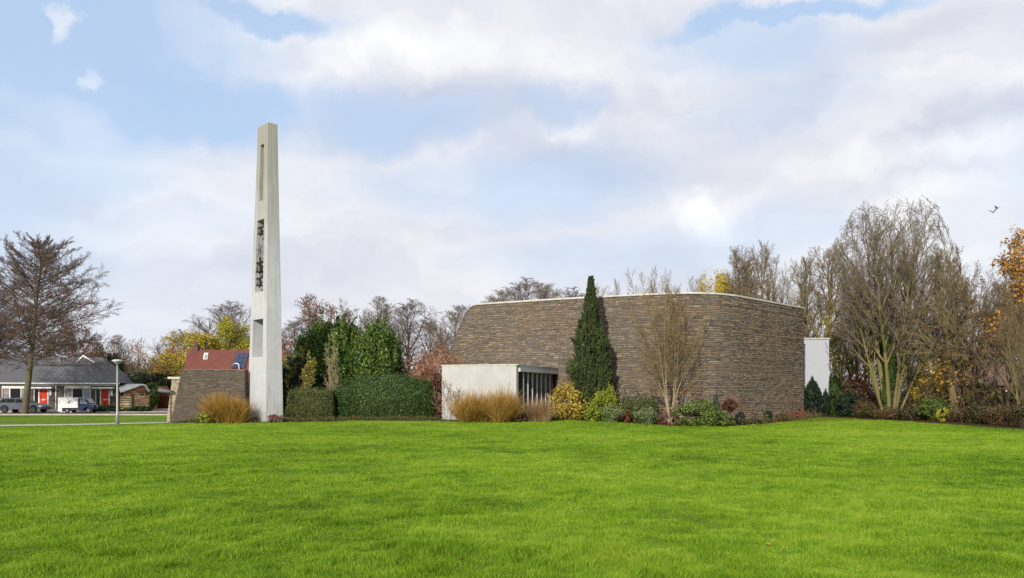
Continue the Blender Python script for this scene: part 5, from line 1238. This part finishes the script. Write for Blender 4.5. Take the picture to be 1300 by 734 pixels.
# garden plants by the terrace
BP('hedge_shrub', 'low dark green hedge in front of the right-hand terrace door', 119, 152, 514.5, 80.5, L_hedge, n=6000, leaf=.09, clumps=70, box=.7, d=1.2)
BP('hedge_shrub', 'low green hedge in front of the timber fence', 168, 191, 515, 79.8, L_hedge, n=4000, leaf=.09, clumps=60, box=.7, d=1.0)
BP('hedge_shrub', 'low olive bush in front of the cream slatted fence', 154, 169, 518, 79.6, L_hedge2, n=2500, leaf=.08, clumps=40, d=.9)
BP('round_tree', 'round bright green bush-like tree right of the timber outbuilding', 183, 202, 489, 83, L_laurel, n=5000, leaf=.11, clumps=60, crad=.28, stem=B_dark, cat='tree', sink=-.2)
hedge('beech_hedge', 'rust-brown beech hedge right of the timber fence', 193, 217, 502, 85, 1.2, L_beech, 9000, .09, box=.9)
BP('garden_conifer', 'dark green conifer top behind the street lamp head', 135, 158, 447, 96, L_dark, n=7000, leaf=.16, clumps=70, crad=.35, stem=B_dark, cat='conifer tree')
BP('garden_conifer', 'narrow dark green conifer left of the pale orange tree', 134, 144, 436, 99, L_dark, n=5000, leaf=.16, clumps=70, cone=.4, stem=B_dark, cat='conifer tree')
BP('garden_bush', 'blue-green rounded bush behind the timber outbuilding roof', 160, 194, 466, 93, leafmat('leaf_bluegreen2', [S(70, 84, 66), S(96, 110, 84), S(118, 128, 96)]), n=9000, leaf=.15, clumps=80, crad=.35, stem=B_dark)
BP('garden_bush', 'dark green wide bush above the beech hedge', 186, 226, 472, 92, L_dark, n=10000, leaf=.15, clumps=80, crad=.35, stem=B_dark)
BP('garden_bush', 'purple-brown bush behind the right gable of the terrace', 140, 166, 474, 97, L_pink, n=5000, leaf=.15, clumps=60, crad=.35, stem=B_dark)
# ------------------------------------------------------------------ sky, sun, camera
w = bpy.data.worlds.new('World'); SC.world = w; w.use_nodes = True; nt = w.node_tree; nt.nodes.clear()
SKY = .10
sky = N(nt, 'ShaderNodeTexSky', sky_type='NISHITA'); sky.sun_disc = False; sky.sun_elevation = SUN_EL; sky.sun_rotation = PI / 2 - SUN_AZ
sky.air_density = 1.1; sky.dust_density = 1.0; sky.ozone_density = 1.5
g = N(nt, 'ShaderNodeTexCoord'); s = N(nt, 'ShaderNodeSeparateXYZ'); nt.links.new(g.outputs['Generated'], s.inputs[0])
el = math_(nt, 'ARCSINE', s.outputs[2]); az = math_(nt, 'ARCTAN2', s.outputs[0], s.outputs[1])
cv = N(nt, 'ShaderNodeCombineXYZ'); nt.links.new(az, cv.inputs[0]); nt.links.new(el, cv.inputs[1])
# soft warp of the cloud edges
def vnode(op, a, b):
    v = N(nt, 'ShaderNodeVectorMath', operation=op)
    for i, q in enumerate((a, b)):
        if isinstance(q, tuple): v.inputs[i].default_value = q
        else: nt.links.new(q, v.inputs[i])
    return v
wn = N(nt, 'ShaderNodeTexNoise'); wn.inputs['Scale'].default_value = 7; wn.inputs['Detail'].default_value = 7; wn.inputs['Roughness'].default_value = .6; nt.links.new(cv.outputs[0], wn.inputs['Vector'])
wv = vnode('MULTIPLY', vnode('SUBTRACT', wn.outputs['Color'], (.5, .5, .5)).outputs[0], (.22, .12, 0)).outputs[0]
cw = vnode('ADD', cv.outputs[0], wv).outputs[0]
def pa(px, py):
    d = Vector(((px - CX) / F, 1, (HOR - py) / F)).normalized(); return math.atan2(d.x, d.y), math.asin(d.z)
def blobs(lst, soft=1.0):
    tot = None
    for (px, py, rx, ry, amp, rot) in lst:
        a, e = pa(px, py)
        m = N(nt, 'ShaderNodeMapping', vector_type='TEXTURE'); m.inputs['Location'].default_value = (a, e, 0); m.inputs['Rotation'].default_value = (0, 0, rot); m.inputs['Scale'].default_value = (rx / F, ry / F, 1)
        nt.links.new(cw, m.inputs[0]); l = N(nt, 'ShaderNodeVectorMath', operation='LENGTH'); nt.links.new(m.outputs[0], l.inputs[0])
        r = N(nt, 'ShaderNodeMapRange', interpolation_type='SMOOTHERSTEP'); r.inputs[1].default_value = 1.45; r.inputs[2].default_value = .15; r.inputs[4].default_value = amp; nt.links.new(l.outputs[1], r.inputs[0])
        tot = r.outputs[0] if tot is None else math_(nt, 'MAXIMUM', tot, r.outputs[0])
    return tot
# gaps of blue in an otherwise veiled sky
gaps = blobs([(60, 40, 260, 150, 1, 0), (250, 125, 150, 60, .95, 0), (480, 150, 190, 45, .65, 0), (330, 5, 120, 22, 1, 0), (700, 128, 70, 28, .5, 0), (960, 60, 130, 40, .55, -.2),
              (1010, 15, 180, 16, .95, 0), (690, 235, 170, 55, .5, .1), (560, 240, 160, 40, .35, 0), (100, 215, 130, 40, .55, 0), (960, 300, 120, 40, .35, 0), (150, 275, 200, 30, .3, 0), (780, 330, 200, 40, .35, 0), (1000, 130, 120, 40, .3, 0), (-300, 200, 400, 200, .6, 0), (1700, 150, 300, 150, .5, 0)])
n1 = N(nt, 'ShaderNodeTexNoise'); n1.inputs['Scale'].default_value = 5.5; n1.inputs['Detail'].default_value = 8; n1.inputs['Roughness'].default_value = .58; n1.inputs['Distortion'].default_value = .3
mp = N(nt, 'ShaderNodeMapping'); mp.inputs['Scale'].default_value = (.8, 2.0, 1); mp.inputs['Rotation'].default_value = (0, 0, -.12); nt.links.new(cw, mp.inputs[0]); nt.links.new(mp.outputs[0], n1.inputs['Vector'])
lit = blobs([(65, 27, 22, 20, .8, 0), (103, 90, 26, 14, .7, 0), (280, 45, 110, 45, .6, 0), (110, 175, 120, 55, .6, -.3), (905, 268, 52, 38, .85, 0), (1190, 105, 160, 45, .8, .25), (725, 160, 40, 22, .5, 0), (170, 300, 140, 30, .7, 0), (460, 50, 200, 60, .45, 0), (1200, 190, 160, 22, .5, .1), (1230, 260, 150, 40, .4, 0), (620, 60, 130, 50, .4, 0)])
dark = blobs([(560, 140, 190, 50, .8, .1), (860, 190, 260, 45, .75, .05), (1050, 170, 200, 30, .6, .12), (1250, 40, 120, 40, .5, 0), (1240, 140, 130, 22, .8, .3), (700, 190, 120, 30, .6, 0), (900, 130, 150, 40, .4, 0), (330, 330, 220, 30, .35, 0)])
cover = math_(nt, 'SUBTRACT', 1.0, math_(nt, 'MULTIPLY', gaps, math_(nt, 'ADD', .75, math_(nt, 'MULTIPLY', n1.outputs[0], .6))), clamp=True)
cover = math_(nt, 'MAXIMUM', cover, math_(nt, 'MULTIPLY', math_(nt, 'MULTIPLY', lit, lit), .9), clamp=True)
cover = math_(nt, 'MAXIMUM', cover, .12)
br = math_(nt, 'ADD', math_(nt, 'ADD', .48, math_(nt, 'MULTIPLY', math_(nt, 'SUBTRACT', n1.outputs[0], .5), 1.15)), math_(nt, 'SUBTRACT', math_(nt, 'MULTIPLY', lit, .4), math_(nt, 'MULTIPLY', dark, .38)), clamp=True)
K = 1 / SKY
cc = ramp(nt, br, [(.1, tuple(x for x in S(198, 202, 216))), (.45, S(220, 222, 230)), (.75, S(241, 241, 243)), (1, S(252, 252, 252))])
sc_ = N(nt, 'ShaderNodeVectorMath', operation='SCALE'); nt.links.new(cc, sc_.inputs[0]); sc_.inputs['Scale'].default_value = K * .80
# the clear parts: the Nishita sky itself, veiled by thin high cloud
veil = N(nt, 'ShaderNodeVectorMath', operation='SCALE'); veil.inputs[0].default_value = S(182, 210, 246); veil.inputs['Scale'].default_value = K * .76
blue = mixc(nt, .75, sky.outputs[0], veil.outputs[0])
bg = N(nt, 'ShaderNodeBackground'); bg.inputs[1].default_value = SKY; nt.links.new(mixc(nt, cover, blue, sc_.outputs[0]), bg.inputs[0])
o = N(nt, 'ShaderNodeOutputWorld'); nt.links.new(bg.outputs[0], o.inputs[0])

sun = bpy.data.lights.new('sun', 'SUN'); sun.energy = 3.8; sun.angle = math.radians(.8); sun.color = (1, .92, .80)
so = bpy.data.objects.new('sun', sun); COL.objects.link(so)
sd = Vector((math.cos(SUN_AZ) * math.cos(SUN_EL), math.sin(SUN_AZ) * math.cos(SUN_EL), math.sin(SUN_EL)))
so.rotation_euler = sd.to_track_quat('Z', 'Y').to_euler(); so.location = (0, 0, 60)

cam = bpy.data.cameras.new('camera'); cam.sensor_width = 36; cam.lens = F / 1300 * 36; cam.shift_y = (HOR - 367) / 1300; cam.clip_end = 3000; cam.clip_start = .1
co = bpy.data.objects.new('camera', cam); COL.objects.link(co); co.location = (0, 0, EYE); co.rotation_euler = (PI / 2, 0, 0); SC.camera = co
SC.render.engine = 'CYCLES'; SC.render.resolution_x = 1024; SC.render.resolution_y = 578
cy = SC.cycles; cy.use_denoising = True; cy.denoiser = 'OPENIMAGEDENOISE'; cy.max_bounces = 6; cy.diffuse_bounces = 3; cy.transmission_bounces = 4; cy.transparent_max_bounces = 4; cy.caustics_reflective = False; cy.caustics_refractive = False
vs_ = SC.view_settings; vs_.view_transform = 'Standard'; vs_.look = 'None'; vs_.gamma = 1; vs_.exposure = .5; vs_.use_curve_mapping = False
